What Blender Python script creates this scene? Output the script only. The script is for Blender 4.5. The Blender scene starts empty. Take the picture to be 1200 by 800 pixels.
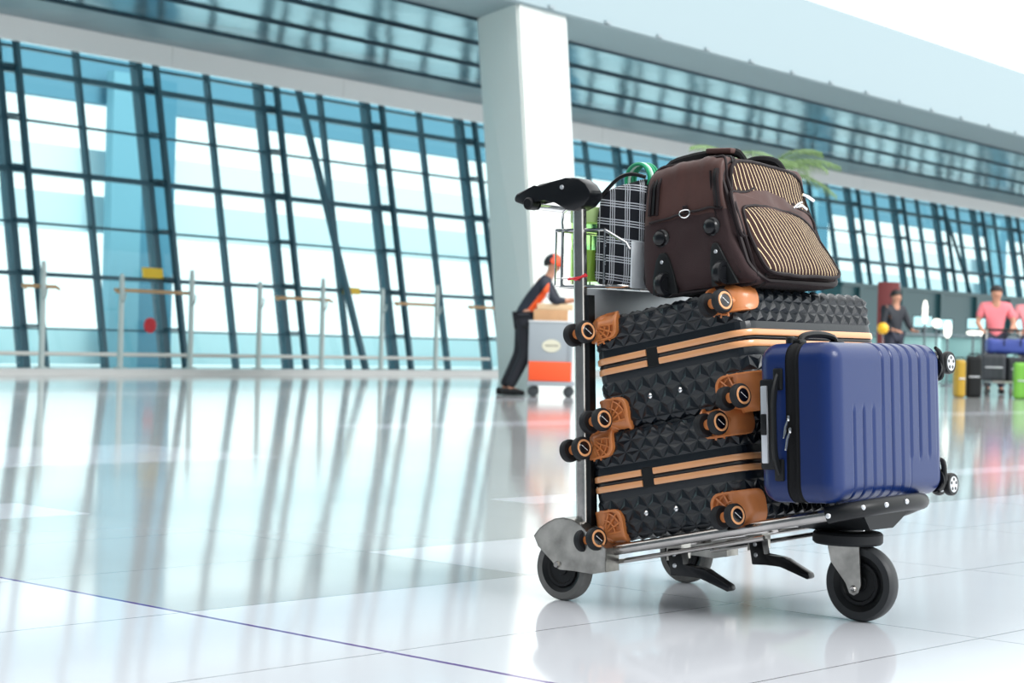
import bpy, bmesh, math, random
from mathutils import Vector, Matrix, noise
random.seed(7)
C = bpy.context.scene.collection
PI = math.pi
R = math.radians
V = Vector

# ------------------------------------------------------------------ helpers
def lin(c):
    return tuple(((v/255)/12.92 if v/255 <= .04045 else ((v/255+.055)/1.055)**2.4) for v in c) + (1,)

def mat(name, col, rough=.5, metal=0, coat=0, spec=.5, sheen=0, bump=None, vary=None, ior=None):
    m = bpy.data.materials.new(name); m.use_nodes = True
    nt = m.node_tree; b = nt.nodes['Principled BSDF']
    b.inputs['Base Color'].default_value = lin(col)
    b.inputs['Roughness'].default_value = rough
    b.inputs['Metallic'].default_value = metal
    b.inputs['Coat Weight'].default_value = coat
    b.inputs['Coat Roughness'].default_value = .12
    b.inputs['Specular IOR Level'].default_value = spec
    b.inputs['Sheen Weight'].default_value = sheen*.2
    if ior: b.inputs['IOR'].default_value = ior
    tc = nt.nodes.new('ShaderNodeTexCoord')
    if vary:                      # vary = (scale, amount)
        n = nt.nodes.new('ShaderNodeTexNoise'); n.inputs['Scale'].default_value = vary[0]; n.inputs['Detail'].default_value = 5
        nt.links.new(tc.outputs['Object'], n.inputs['Vector'])
        mx = nt.nodes.new('ShaderNodeMix'); mx.data_type = 'RGBA'; mx.blend_type = 'MULTIPLY'
        mx.inputs[0].default_value = 1
        cr = nt.nodes.new('ShaderNodeValToRGB')
        cr.color_ramp.elements[0].position = .3; cr.color_ramp.elements[1].position = .7
        k = 1-vary[1]; cr.color_ramp.elements[0].color = (k, k, k, 1); cr.color_ramp.elements[1].color = (1, 1, 1, 1)
        nt.links.new(n.outputs['Fac'], cr.inputs['Fac'])
        mx.inputs[6].default_value = lin(col)
        nt.links.new(cr.outputs['Color'], mx.inputs[7])
        nt.links.new(mx.outputs[2], b.inputs['Base Color'])
    if bump:                      # bump = (scale, strength)
        n = nt.nodes.new('ShaderNodeTexNoise'); n.inputs['Scale'].default_value = bump[0]; n.inputs['Detail'].default_value = 4
        nt.links.new(tc.outputs['Object'], n.inputs['Vector'])
        bp = nt.nodes.new('ShaderNodeBump'); bp.inputs['Strength'].default_value = bump[1]; bp.inputs['Distance'].default_value = .002
        nt.links.new(n.outputs['Fac'], bp.inputs['Height']); nt.links.new(bp.outputs['Normal'], b.inputs['Normal'])
    return m

def emit(name, col, s):
    m = mat(name, col, .4)
    b = m.node_tree.nodes['Principled BSDF']
    b.inputs['Emission Color'].default_value = lin(col); b.inputs['Emission Strength'].default_value = s
    return m

def obj(name, bm, m, parent=None, smooth=35, loc=None, rot=None):
    bmesh.ops.recalc_face_normals(bm, faces=bm.faces[:])
    me = bpy.data.meshes.new(name); bm.to_mesh(me); bm.free()
    for x in (m if isinstance(m, (list, tuple)) else [m]): me.materials.append(x)
    if smooth:
        me.shade_smooth(); me.set_sharp_from_angle(angle=R(smooth))
    o = bpy.data.objects.new(name, me); C.objects.link(o)
    if parent: o.parent = parent
    if loc: o.location = loc
    if rot: o.rotation_euler = rot
    return o

def tag(o, label, cat, group=None, kind=None):
    o['label'] = label; o['category'] = cat
    if group: o['group'] = group
    if kind: o['kind'] = kind
    return o

def empty(name, loc, rot=(0, 0, 0), label=None, cat=None, group=None):
    o = bpy.data.objects.new(name, None); C.objects.link(o)
    o.empty_display_size = .1; o.location = loc; o.rotation_euler = rot
    if label: tag(o, label, cat, group)
    return o

def struct(name, bm, m, smooth=35, **k):
    o = obj(name, bm, m, smooth=smooth, **k); o['kind'] = 'structure'; return o

def dup(o, parent=None):
    c = o.copy(); C.objects.link(c)
    if parent: c.parent = parent
    for ch in list(o.children): dup(ch, c)
    return c

def NB(): return bmesh.new()

def faces_mat(bm, n0, idx):
    bm.faces.ensure_lookup_table()
    for f in bm.faces[n0:]: f.material_index = idx

def box(bm, c, s, rot=None, bevel=0, seg=2, mi=0):
    t = bmesh.new(); bmesh.ops.create_cube(t, size=1)
    for v in t.verts: v.co = V((v.co.x*s[0], v.co.y*s[1], v.co.z*s[2]))
    if bevel: bmesh.ops.bevel(t, geom=t.edges[:], offset=bevel, segments=seg, affect='EDGES', profile=.5)
    M = Matrix.Translation(V(c)) @ (rot if rot is not None else Matrix())
    merge(bm, t, M, mi)

def merge(bm, t, M=Matrix(), mi=None):
    mp = {v: bm.verts.new(M @ v.co) for v in t.verts}
    for f in t.faces:
        try:
            nf = bm.faces.new([mp[v] for v in f.verts]); nf.material_index = f.material_index if mi is None else mi
        except ValueError: pass
    t.free()

def frame_from(d, hint=None):
    d = V(d).normalized(); h = V(hint) if hint else V((0, 0, 1))
    if abs(d.dot(h)) > .98: h = V((1, 0, 0))
    x = h.cross(d).normalized(); y = d.cross(x)
    return x, y

def tube(bm, pts, r, n=10, closed=False, mi=0, cap=True, smoothn=0, flat=1):
    pts = [V(p) for p in pts]
    rs = r if isinstance(r, (list, tuple)) else [r]*len(pts)
    if smoothn and not closed:
        q, qr = [], []
        for i in range(len(pts)-1):
            p0 = pts[max(i-1, 0)]; p1 = pts[i]; p2 = pts[i+1]; p3 = pts[min(i+2, len(pts)-1)]
            for k in range(smoothn):
                t = k/smoothn
                q.append(.5*((2*p1)+(p2-p0)*t+(2*p0-5*p1+4*p2-p3)*t*t+(3*p1-p0-3*p2+p3)*t**3))
                qr.append(rs[i]*(1-t)+rs[i+1]*t)
        q.append(pts[-1]); qr.append(rs[-1]); pts, rs = q, qr
    rings = []; N = len(pts); px = None
    for i, p in enumerate(pts):
        a = pts[(i-1) % N] if (closed or i > 0) else p
        b = pts[(i+1) % N] if (closed or i < N-1) else p
        d = (b-a).normalized()
        if px is None: x, y = frame_from(d)
        else:
            x = (px-d*px.dot(d)).normalized(); y = d.cross(x)
        px = x
        rings.append([bm.verts.new(p+(x*math.cos(2*PI*k/n)*rs[i]*flat+y*math.sin(2*PI*k/n)*rs[i])) for k in range(n)])
    for i in range(N if closed else N-1):
        A, B = rings[i], rings[(i+1) % N]
        for k in range(n):
            f = bm.faces.new((A[k], A[(k+1) % n], B[(k+1) % n], B[k])); f.material_index = mi
    if not closed and cap:
        bm.faces.new(rings[0][::-1]).material_index = mi; bm.faces.new(rings[-1]).material_index = mi

def lathe(bm, prof, c=(0, 0, 0), axis=(0, 0, 1), n=32, mi=0, loop=False):
    """prof: list of (radius, height) along axis, closed with caps"""
    d = V(axis).normalized(); x, y = frame_from(d); c = V(c); rings = []
    for r, h in prof:
        if r < 1e-6: rings.append([bm.verts.new(c+d*h)])
        else: rings.append([bm.verts.new(c+d*h+(x*math.cos(2*PI*k/n)+y*math.sin(2*PI*k/n))*r) for k in range(n)])
    for A, B in zip(rings, rings[1:]+(rings[:1] if loop else [])):
        if len(A) == 1 and len(B) == 1: continue
        for k in range(n):
            k2 = (k+1) % n
            if len(A) == 1: f = bm.faces.new((A[0], B[k2], B[k]))
            elif len(B) == 1: f = bm.faces.new((A[k], A[k2], B[0]))
            else: f = bm.faces.new((A[k], A[k2], B[k2], B[k]))
            f.material_index = mi
    if loop: return
    if len(rings[0]) > 1: bm.faces.new(rings[0][::-1]).material_index = mi
    if len(rings[-1]) > 1: bm.faces.new(rings[-1]).material_index = mi

def prism(bm, poly, mapf, h0, h1, bevel=0, mi=0):
    """poly 2D list; mapf(u,v,h)->3D"""
    t = bmesh.new()
    A = [t.verts.new((u, v, h0)) for u, v in poly]; B = [t.verts.new((u, v, h1)) for u, v in poly]
    n = len(poly)
    t.faces.new(A[::-1]); t.faces.new(B)
    for k in range(n): t.faces.new((A[k], A[(k+1) % n], B[(k+1) % n], B[k]))
    if bevel: bmesh.ops.bevel(t, geom=t.edges[:], offset=bevel, segments=2, affect='EDGES', profile=.5)
    for v in t.verts: v.co = V(mapf(*v.co))
    merge(bm, t, mi=mi)

def rrect(w, h, r, n=6, cx=0, cy=0):
    out = []
    for qx, qy, a0 in ((1, 1, 0), (-1, 1, 90), (-1, -1, 180), (1, -1, 270)):
        for k in range(n+1):
            a = R(a0+90*k/n); out.append((cx+qx*(w/2-r)+r*math.cos(a), cy+qy*(h/2-r)+r*math.sin(a)))
    return out

def dense(pr, step):
    out = []
    for i, p in enumerate(pr):
        q = pr[(i+1) % len(pr)]; l = math.hypot(q[0]-p[0], q[1]-p[1]); n = max(1, math.ceil(l/step))
        out += [(p[0]+(q[0]-p[0])*k/n, p[1]+(q[1]-p[1])*k/n) for k in range(n)]
    return out

def arange(a, b, step):
    n = max(1, round((b-a)/step)); return [a+(b-a)*i/n for i in range(n+1)]

def softbox(xs, ys, zs, r, disp=None, keep=None, bm=None, deform=None):
    """rounded box from grid lines; disp(p, n) -> offset along the normal; keep(centre)->bool; deform(p)->p"""
    bm = bm or bmesh.new(); cache = {}
    lo = V((xs[0], ys[0], zs[0])); hi = V((xs[-1], ys[-1], zs[-1]))
    rr = r if isinstance(r, (tuple, list)) else (r, r, r)
    def pt(i, j, k):
        key = (i, j, k)
        if key in cache: return cache[key]
        p = V((xs[i], ys[j], zs[k]))
        q = V([min(max(p[a], lo[a]+rr[a]), hi[a]-rr[a]) for a in range(3)])
        d = V([(p[a]-q[a])/rr[a] for a in range(3)]); L = d.length
        d = d/L
        P = V([q[a]+d[a]*rr[a] for a in range(3)])
        nrm = V([d[a]/rr[a] for a in range(3)]).normalized()
        if disp: P = P+nrm*disp(P, nrm)
        if deform: P = V(deform(P))
        cache[key] = bm.verts.new(P); return cache[key]
    X, Y, Z = len(xs)-1, len(ys)-1, len(zs)-1
    def q(a, b, c_, d):
        cen = (V((xs[a[0]], ys[a[1]], zs[a[2]]))+V((xs[c_[0]], ys[c_[1]], zs[c_[2]])))/2
        if keep and not keep(cen): return
        try: bm.faces.new((pt(*a), pt(*b), pt(*c_), pt(*d)))
        except ValueError: pass
    for i in range(X):
        for j in range(Y):
            q((i, j, 0), (i, j+1, 0), (i+1, j+1, 0), (i+1, j, 0)); q((i, j, Z), (i+1, j, Z), (i+1, j+1, Z), (i, j+1, Z))
    for i in range(X):
        for k in range(Z):
            q((i, 0, k), (i+1, 0, k), (i+1, 0, k+1), (i, 0, k+1)); q((i, Y, k), (i, Y, k+1), (i+1, Y, k+1), (i+1, Y, k))
    for j in range(Y):
        for k in range(Z):
            q((0, j, k), (0, j, k+1), (0, j+1, k+1), (0, j+1, k)); q((X, j, k), (X, j+1, k), (X, j+1, k+1), (X, j, k+1))
    return bm

def nz(p, s, a): return noise.noise(V(p)*s)*a

# ------------------------------------------------------------------ materials
M = {}
M['shell'] = mat('graphite_shell', (20, 26, 32), .3, spec=.3, coat=.2, bump=(900, .12))
M['shell_smooth'] = mat('graphite_shell_smooth', (15, 20, 25), .3, coat=.35, spec=0.3)
M['tan'] = mat('tan_plastic', (206, 126, 70), .42, coat=.25, vary=(9, .12))
M['tan_trim'] = mat('tan_trim', (228, 162, 110), .28, coat=.6)
M['black'] = mat('black_plastic', (17, 19, 21), .42, spec=0.3)
M['black_gloss'] = mat('black_gloss', (12, 14, 18), .28, coat=.1, spec=.35)
M['rubber'] = mat('grey_rubber', (112, 112, 110), .7, vary=(30, .25), spec=0.3)
M['rubber_dk'] = mat('dark_rubber', (26, 28, 31), .6, spec=0.3)
M['white_mark'] = mat('white_mark', (235, 235, 235), .5)
M['steel'] = mat('brushed_steel', (196, 192, 188), .2, metal=1, vary=(14, .3), bump=(60, .1))
M['steel_dull'] = mat('dull_steel', (204, 201, 194), .3, metal=1, vary=(22, .45), bump=(45, .3))
M['chrome'] = mat('chrome', (225, 225, 225), .08, metal=1)
M['alu'] = mat('aluminium_sheet', (216, 222, 226), .45, metal=.3)
M['blue'] = mat('blue_shell', (20, 42, 94), .3, spec=.3, coat=.12, bump=(700, .15))
M['web'] = mat('black_webbing', (17, 18, 20), .75, spec=.22, bump=(400, .5))
M['red'] = mat('red_cord', (215, 25, 40), .5)
M['hub_black'] = mat('hub_black', (12, 12, 16), .2, coat=.5)
M['silver'] = mat('silver_plastic', (205, 208, 212), .3, metal=.5)
M['brown_cloth'] = mat('brown_cloth', (56, 40, 41), .7, spec=.22, sheen=.3, bump=(700, .5), vary=(6, .2))
M['brown_leather'] = mat('brown_leatherette', (84, 60, 56), .42, spec=.22, bump=(30, .5), vary=(10, .2))
M['brown_dark'] = mat('dark_brown_piping', (32, 24, 26), .5, spec=.22)

def stripe_mat():
    m = mat('striped_cloth', (70, 46, 42), .7, spec=.22, sheen=.2, bump=(700, .4)); nt = m.node_tree; b = nt.nodes['Principled BSDF']
    tc = nt.nodes.new('ShaderNodeTexCoord'); sp = nt.nodes.new('ShaderNodeSeparateXYZ'); nt.links.new(tc.outputs['Object'], sp.inputs[0])
    def mth(op, a, b_=None):
        n = nt.nodes.new('ShaderNodeMath'); n.operation = op
        for i, v in enumerate((a, b_)):
            if v is None: continue
            if isinstance(v, (int, float)): n.inputs[i].default_value = v
            else: nt.links.new(v, n.inputs[i])
        return n.outputs[0]
    # stripes run up the pocket and bow gently towards the handle side
    bow = mth('MULTIPLY', mth('POWER', mth('ABSOLUTE', mth('SUBTRACT', sp.outputs['Z'], .03)), 2.0), .55)
    y = mth('ADD', sp.outputs['Y'], bow)
    fr = mth('FRACT', mth('DIVIDE', mth('ADD', y, 5), .0145))
    st = mth('LESS_THAN', fr, .15)
    mx = nt.nodes.new('ShaderNodeMix'); mx.data_type = 'RGBA'
    nt.links.new(st, mx.inputs[0]); mx.inputs[6].default_value = lin((54, 30, 26)); mx.inputs[7].default_value = lin((240, 216, 172))
    nt.links.new(mx.outputs[2], b.inputs['Base Color']); return m
M['stripes'] = stripe_mat()

def plaid_mat():
    m = mat('plaid_cloth', (30, 32, 38), .75, spec=.22, sheen=.2, bump=(600, .4)); nt = m.node_tree; b = nt.nodes['Principled BSDF']
    tc = nt.nodes.new('ShaderNodeTexCoord'); sp = nt.nodes.new('ShaderNodeSeparateXYZ'); nt.links.new(tc.outputs['Object'], sp.inputs[0])
    def mth(op, a, b_=None):
        n = nt.nodes.new('ShaderNodeMath'); n.operation = op
        for i, v in enumerate((a, b_)):
            if v is None: continue
            if isinstance(v, (int, float)): n.inputs[i].default_value = v
            else: nt.links.new(v, n.inputs[i])
        return n.outputs[0]
    def lines(coord):
        f = mth('FRACT', mth('DIVIDE', mth('ADD', coord, 5), .046))
        tot = None
        for c0 in (.16, .30, .44):
            l = mth('LESS_THAN', mth('ABSOLUTE', mth('SUBTRACT', f, c0)), .028)
            tot = l if tot is None else mth('ADD', tot, l)
        return tot
    h = mth('ADD', sp.outputs['X'], sp.outputs['Y'])
    t = mth('MINIMUM', mth('ADD', lines(h), lines(mth('ADD', sp.outputs['Z'], mth('MULTIPLY', h, .12)))), 1.0)
    mx = nt.nodes.new('ShaderNodeMix'); mx.data_type = 'RGBA'
    nt.links.new(t, mx.inputs[0]); mx.inputs[6].default_value = lin((28, 31, 38)); mx.inputs[7].default_value = lin((208, 212, 218))
    nt.links.new(mx.outputs[2], b.inputs['Base Color']); return m
M['plaid'] = plaid_mat()

def glassy(name, col, gl=.08, rough=.02):
    m = bpy.data.materials.new(name); m.use_nodes = True; nt = m.node_tree
    for n in list(nt.nodes): nt.nodes.remove(n)
    out = nt.nodes.new('ShaderNodeOutputMaterial'); tr = nt.nodes.new('ShaderNodeBsdfTransparent'); g = nt.nodes.new('ShaderNodeBsdfGlossy')
    tr.inputs[0].default_value = lin(col); g.inputs['Roughness'].default_value = rough
    fr = nt.nodes.new('ShaderNodeFresnel'); fr.inputs[0].default_value = 1.35
    mx = nt.nodes.new('ShaderNodeMixShader'); ge = nt.nodes.new('ShaderNodeNewGeometry'); sb = nt.nodes.new('ShaderNodeMath'); sb.operation = 'SUBTRACT'; sb.inputs[0].default_value = 1
    ml = nt.nodes.new('ShaderNodeMath'); ml.operation = 'MULTIPLY'
    nt.links.new(ge.outputs['Backfacing'], sb.inputs[1]); nt.links.new(sb.outputs[0], ml.inputs[0]); nt.links.new(fr.outputs[0], ml.inputs[1])
    nt.links.new(ml.outputs[0], mx.inputs[0]); nt.links.new(tr.outputs[0], mx.inputs[1]); nt.links.new(g.outputs[0], mx.inputs[2])
    nt.links.new(mx.outputs[0], out.inputs[0]); return m
M['pane'] = glassy('tinted_glass', (238, 251, 252))
M['bottle'] = glassy('green_bottle', (240, 250, 222), rough=.1)

# ------------------------------------------------------------------ the setting
W0 = V((-4.23, 31, 0)); XH = V((.6, .8, 0)); YH = V((-.8, .6, 0)); LEAN = .18
def W(t, n, z): return W0+XH*t+YH*n+V((0, 0, z))
def WL(t, n, z): return W(t, n+LEAN*z, z)
def wbox(bm, t0, t1, n0, n1, z0, z1, lean=False, mi=0):
    f = WL if lean else W
    vs = [bm.verts.new(f(t, n, z)) for t in (t0, t1) for n in (n0, n1) for z in (z0, z1)]
    for q in ((0, 1, 3, 2), (4, 6, 7, 5), (0, 4, 5, 1), (2, 3, 7, 6), (0, 2, 6, 4), (1, 5, 7, 3)):
        bm.faces.new([vs[i] for i in q]).material_index = mi

def floor_mat():
    m = mat('polished_tiles', (150, 152, 152), .085, spec=.5, ior=1.65); nt = m.node_tree; b = nt.nodes['Principled BSDF']
    tc = nt.nodes.new('ShaderNodeTexCoord'); sp = nt.nodes.new('ShaderNodeSeparateXYZ'); nt.links.new(tc.outputs['Object'], sp.inputs[0])
    def mth(op, a, b_=None, c_=None):
        n = nt.nodes.new('ShaderNodeMath'); n.operation = op
        for i, v in enumerate((a, b_, c_)):
            if v is None: continue
            if isinstance(v, (int, float)): n.inputs[i].default_value = v
            else: nt.links.new(v, n.inputs[i])
        return n.outputs[0]
    X, Y = sp.outputs['X'], sp.outputs['Y']     # X: along the tile rows, Y: across them
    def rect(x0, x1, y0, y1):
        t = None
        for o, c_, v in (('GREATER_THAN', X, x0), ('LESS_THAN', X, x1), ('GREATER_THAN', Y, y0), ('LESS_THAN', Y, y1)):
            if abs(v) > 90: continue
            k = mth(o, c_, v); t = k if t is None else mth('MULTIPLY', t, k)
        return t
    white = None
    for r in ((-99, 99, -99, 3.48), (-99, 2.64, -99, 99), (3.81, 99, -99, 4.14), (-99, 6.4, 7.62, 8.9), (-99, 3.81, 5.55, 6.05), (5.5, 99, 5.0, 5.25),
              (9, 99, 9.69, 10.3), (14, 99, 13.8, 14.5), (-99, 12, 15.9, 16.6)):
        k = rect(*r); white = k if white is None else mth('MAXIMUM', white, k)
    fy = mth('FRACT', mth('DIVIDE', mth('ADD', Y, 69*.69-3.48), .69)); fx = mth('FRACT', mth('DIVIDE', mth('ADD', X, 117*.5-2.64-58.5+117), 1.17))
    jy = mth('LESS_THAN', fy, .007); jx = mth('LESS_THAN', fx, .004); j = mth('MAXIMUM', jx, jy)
    dark = mth('LESS_THAN', mth('ABSOLUTE', mth('SUBTRACT', X, 2.64)), .0075)
    cell = nt.nodes.new('ShaderNodeTexNoise'); cell.inputs['Scale'].default_value = .9; cell.inputs['Detail'].default_value = 6
    nt.links.new(tc.outputs['Object'], cell.inputs['Vector'])
    def mixc(f, a, b_):
        n = nt.nodes.new('ShaderNodeMix'); n.data_type = 'RGBA'
        for i, v in ((0, f), (6, a), (7, b_)):
            if isinstance(v, tuple): n.inputs[i].default_value = v
            elif isinstance(v, float): n.inputs[i].default_value = v
            else: nt.links.new(v, n.inputs[i])
        return n.outputs[2]
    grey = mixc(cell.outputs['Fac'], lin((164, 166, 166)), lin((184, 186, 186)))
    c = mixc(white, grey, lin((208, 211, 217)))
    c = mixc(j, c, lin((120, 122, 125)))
    c = mixc(dark, c, lin((84, 26, 128)))
    nt.links.new(c, b.inputs['Base Color'])
    nz_ = nt.nodes.new('ShaderNodeTexNoise'); nz_.inputs['Scale'].default_value = 2.2; nz_.inputs['Detail'].default_value = 2
    nt.links.new(tc.outputs['Object'], nz_.inputs['Vector'])
    h = mth('ADD', nz_.outputs['Fac'], mth('MULTIPLY', j, -.3))
    bp = nt.nodes.new('ShaderNodeBump'); bp.inputs['Strength'].default_value = .12; bp.inputs['Distance'].default_value = .004
    nt.links.new(h, bp.inputs['Height']); nt.links.new(bp.outputs['Normal'], b.inputs['Normal'])
    return m

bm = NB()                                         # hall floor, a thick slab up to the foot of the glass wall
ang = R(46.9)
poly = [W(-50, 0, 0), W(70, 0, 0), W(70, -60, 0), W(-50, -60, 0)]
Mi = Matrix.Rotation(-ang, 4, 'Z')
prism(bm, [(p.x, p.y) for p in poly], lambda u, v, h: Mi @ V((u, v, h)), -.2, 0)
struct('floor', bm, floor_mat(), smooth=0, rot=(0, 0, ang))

bm = NB(); wbox(bm, -40, 140, .02, 90, -.3, -.05)
struct('outdoor_ground', bm, mat('pale_paving', (226, 234, 234), .8), smooth=0)

mFrame = mat('teal_grey_frame', (58, 94, 108), .4, metal=.2)
mWhiteP = mat('white_cladding', (252, 253, 252), .5)
mGreyP = mat('grey_cladding', (150, 164, 170), .5)

# glass wall, one window per bay between two twin posts
posts_t = [-24.01+2.76*i for i in range(27)]
ZT = 5.05
for i in range(len(posts_t)-1):
    a, b = posts_t[i], posts_t[i+1]; mid = (a+b)/2+.12
    low = 2.28 if a > 19 else 0
    bm = NB()
    wbox(bm, a-.06, a+.06, -.05, .12, 0, ZT, True)          # heavy post
    wbox(bm, a+.2, a+.27, -.22, -.12, 0, ZT, True)          # its slimmer twin standing inside
    for z in (.7, 1.5, 2.25, 3.05, 3.8, 4.55): wbox(bm, a, a+.24, -.17, -.03, z-.02, z+.02, True)
    wbox(bm, mid-.035, mid+.035, -.06, .05, 0, ZT, True)
    for z, h in ((.66, .015), (1.46, .032), (2.22, .018), (3.0, .04), (3.76, .018), (4.5, .045), (4.86, .02)):
        wbox(bm, a, b, -.06 if h > .03 else -.03, .05, z-h, z+h, True)
    w = struct('window_%d' % (i+1), bm, mFrame, smooth=0)
    bm = NB(); wbox(bm, a+.06, b-.06, 0, .02, .02, ZT, True)
    obj('pane', bm, M['pane'], w, smooth=0)
# slanting braces in front of two bays
for (t0, t1, zt, zb) in ((1.45, 2.45, ZT, .02), (28.2, 29.4, ZT, 2.3)):
    bm = NB(); p = WL(t1, -.3, zb); q = WL(t0, -.3, zt)
    tube(bm, [p, q], .065, n=4)
    tag(obj('diagonal_brace', bm, mFrame, smooth=0),
        'dark slanting steel brace across the glass wall, ' + ('left of the big column' if t0 < 5 else 'right of the stack of luggage'), 'brace')

bm = NB(); J = arange(-26, 54, 4.1)
for a, b in zip(J, J[1:]): wbox(bm, a+.008, b-.008, 0, .06, 4.79, 5.32)      # white fascia boards hanging in front of the glass head
wbox(bm, -26, 54, .06, 1.3, 5.06, 5.11)
struct('trim_1', bm, mWhiteP, smooth=0)

# soffit of shallow faceted panels, each row mirror-like, the row by the glass matt
def soffit_mat():
    m = mat('teal_mirror_panels', (104, 152, 168), .17, metal=.8, vary=(.35, .4), bump=(1.2, .25)); return m
bm = NB(); rows = [(-.02, -1.6, 0), (-1.6, -3.1, 1), (-3.1, -4.5, 1), (-4.5, -5.85, 1)]
for n0, n1, mi in rows:
    for t in arange(-26.8, 53.2, 3.2)[:-1]:
        a = [W(t, n0-.02, 5.12), W(t+3.2, n0-.02, 5.12), W(t+3.2, n1+.02, 5.12), W(t, n1+.02, 5.12)]
        apex = W(t+1.6, (n0+n1)/2, 5.12-(.07 if mi == 0 else .012)); ap = bm.verts.new(apex); v4 = [bm.verts.new(p) for p in a]
        top = [bm.verts.new(p+V((0, 0, .15))) for p in a]
        for k in range(4):
            bm.faces.new((v4[k], v4[(k+1) % 4], ap)).material_index = mi
            bm.faces.new((v4[k], top[k], top[(k+1) % 4], v4[(k+1) % 4])).material_index = mi
        bm.faces.new(top)
for n_ in (-1.6, -3.1, -4.5, -5.83): wbox(bm, -26.8, 54, n_-.014, n_+.014, 5.085, 5.2, mi=2)
struct('ceiling', bm, [mat('grey_soffit', (128, 146, 154), .4), soffit_mat(), mat('soffit_joint', (38, 66, 80), .6)], smooth=0)

# big pale beam and the canted column under it
bm = NB(); wbox(bm, -28, 60, -7.05, -5.85, 5.12, 6.45); wbox(bm, -28, 60, -7.08, -7.05, 5.14, 5.2)
struct('beam', bm, mat('pale_beam', (150, 168, 174), .5), smooth=0)
bm = NB()
for t in arange(-14, 58, 1.35): wbox(bm, t, t+.12, -7.12, -7.085, 5.15, 5.19)
struct('trim_2', bm, mGreyP, smooth=0)
def PX(x, y, D, z=None):
    a, b = x-600, y-400; th = .025
    u = (a*math.cos(th)+b*math.sin(th))/2200; v = (-a*math.sin(th)+b*math.cos(th))/2200
    if z is not None: D = (z-.64)/(-v)
    return V((u*D, D, .64-v*D))
A1, B1, C1 = PX(665, 20, 0, 5.12), PX(606, 4, 0, 5.12), PX(558, 22, 0, 5.12)
A0, B0, C0 = PX(687, 456.5, 0, 0), PX(630, 458, 0, 0), PX(584, 453, 0, 0)
A0.z = B0.z = C0.z = 0; A1.z = B1.z = C1.z = 5.13
bm = NB()
lo = [bm.verts.new(p) for p in (A0, B0, C0, A0+C0-B0)]; hi = [bm.verts.new(p) for p in (A1, B1, C1, A1+C1-B1)]
bm.faces.new(lo[::-1]); bm.faces.new(hi)
for k in range(4): bm.faces.new((lo[k], lo[(k+1) % 4], hi[(k+1) % 4], hi[k]))
bmesh.ops.bevel(bm, geom=[e for e in bm.edges if abs(e.verts[0].co.z-e.verts[1].co.z) > 1], offset=.04, segments=2, affect='EDGES')
struct('column', bm, mat('pale_column', (216, 222, 219), .55))

# low solid wall closing the foot of the glass at the far right
bm = NB(); wbox(bm, 19.2, 45, -.9, -.4, 0, 2.25); wbox(bm, 19.2, 45, -.95, -.35, 2.2, 2.3)
for t in arange(20, 44, 2.4): wbox(bm, t, t+.25, -1.0, -.9, 0, 2.2)
struct('wall_right', bm, mat('dark_teal_wall', (58, 100, 106), .4), smooth=0)

# added panelled wall, unseen behind the viewer's left, dims sky light on the luggage
bm = NB(); P0, P1 = V((-10.5, 7.5, 0)), V((3.5, -6.5, 0)); dW = (P1-P0).normalized(); nW = V((-.707, -.707, 0)); LW = (P1-P0).length
def wb(a, b, n0, n1, z0, z1):
    vs = [bm.verts.new(P0+dW*x+nW*y+V((0, 0, z))) for x in (a, b) for y in (n0, n1) for z in (z0, z1)]
    for q in ((0, 1, 3, 2), (4, 6, 7, 5), (0, 4, 5, 1), (2, 3, 7, 6), (0, 2, 6, 4), (1, 5, 7, 3)): bm.faces.new([vs[i] for i in q])
wb(0, LW, 0, .3, 0, 6.5)
for i in range(11):
    for k in range(3): wb(.1+i*1.78, 1.8+i*1.78, -.03, 0, .12+k*2.1, 2.14+k*2.1)
struct('light_block_wall', bm, mat('light_block_panels', (88, 96, 102), .5), smooth=0)

# kerb at the foot of the glass
bm = NB(); wbox(bm, -26, 19, -.95, -.25, 0, .09)
struct('baseboard_left', bm, mat('kerb_stone', (206, 206, 204), .5), smooth=0)

# outdoors, seen through the glass
mOutPale = mat('outdoor_pale_wall', (214, 236, 240), .8)
mOutMid = mat('outdoor_canopy', (98, 146, 166), .8)
bm = NB(); wbox(bm, -40, 120, 6, 6.3, 5.0, 5.9)
struct('outdoor_canopy', bm, mOutMid, smooth=0)
bm = NB(); wbox(bm, -40, 120, 6.4, 6.6, 3.56, 4.15); 
struct('outdoor_walkway', bm, mat('outdoor_walkway_skin', (232, 243, 245), .8), smooth=0)
bm = NB(); wbox(bm, -40, 120, 6.3, 6.5, 2.55, 3.25)
struct('outdoor_walkway', bm, mOutPale, smooth=0)
bm = NB(); wbox(bm, -40, 120, 6.2, 6.6, 0, .66)
struct('outdoor_parapet', bm, mat('outdoor_parapet_skin', (206, 232, 236), .8), smooth=0)
for t in (1.7, 15.5, 29.5, 44):
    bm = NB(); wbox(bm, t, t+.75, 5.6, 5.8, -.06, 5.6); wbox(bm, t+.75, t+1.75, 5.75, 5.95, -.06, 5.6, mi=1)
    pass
    struct('outdoor_pillar', bm, [mat('outdoor_pillar_pale', (122, 172, 188), .8), mat('outdoor_pillar_teal', (80, 136, 158), .8)], smooth=0)

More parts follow.
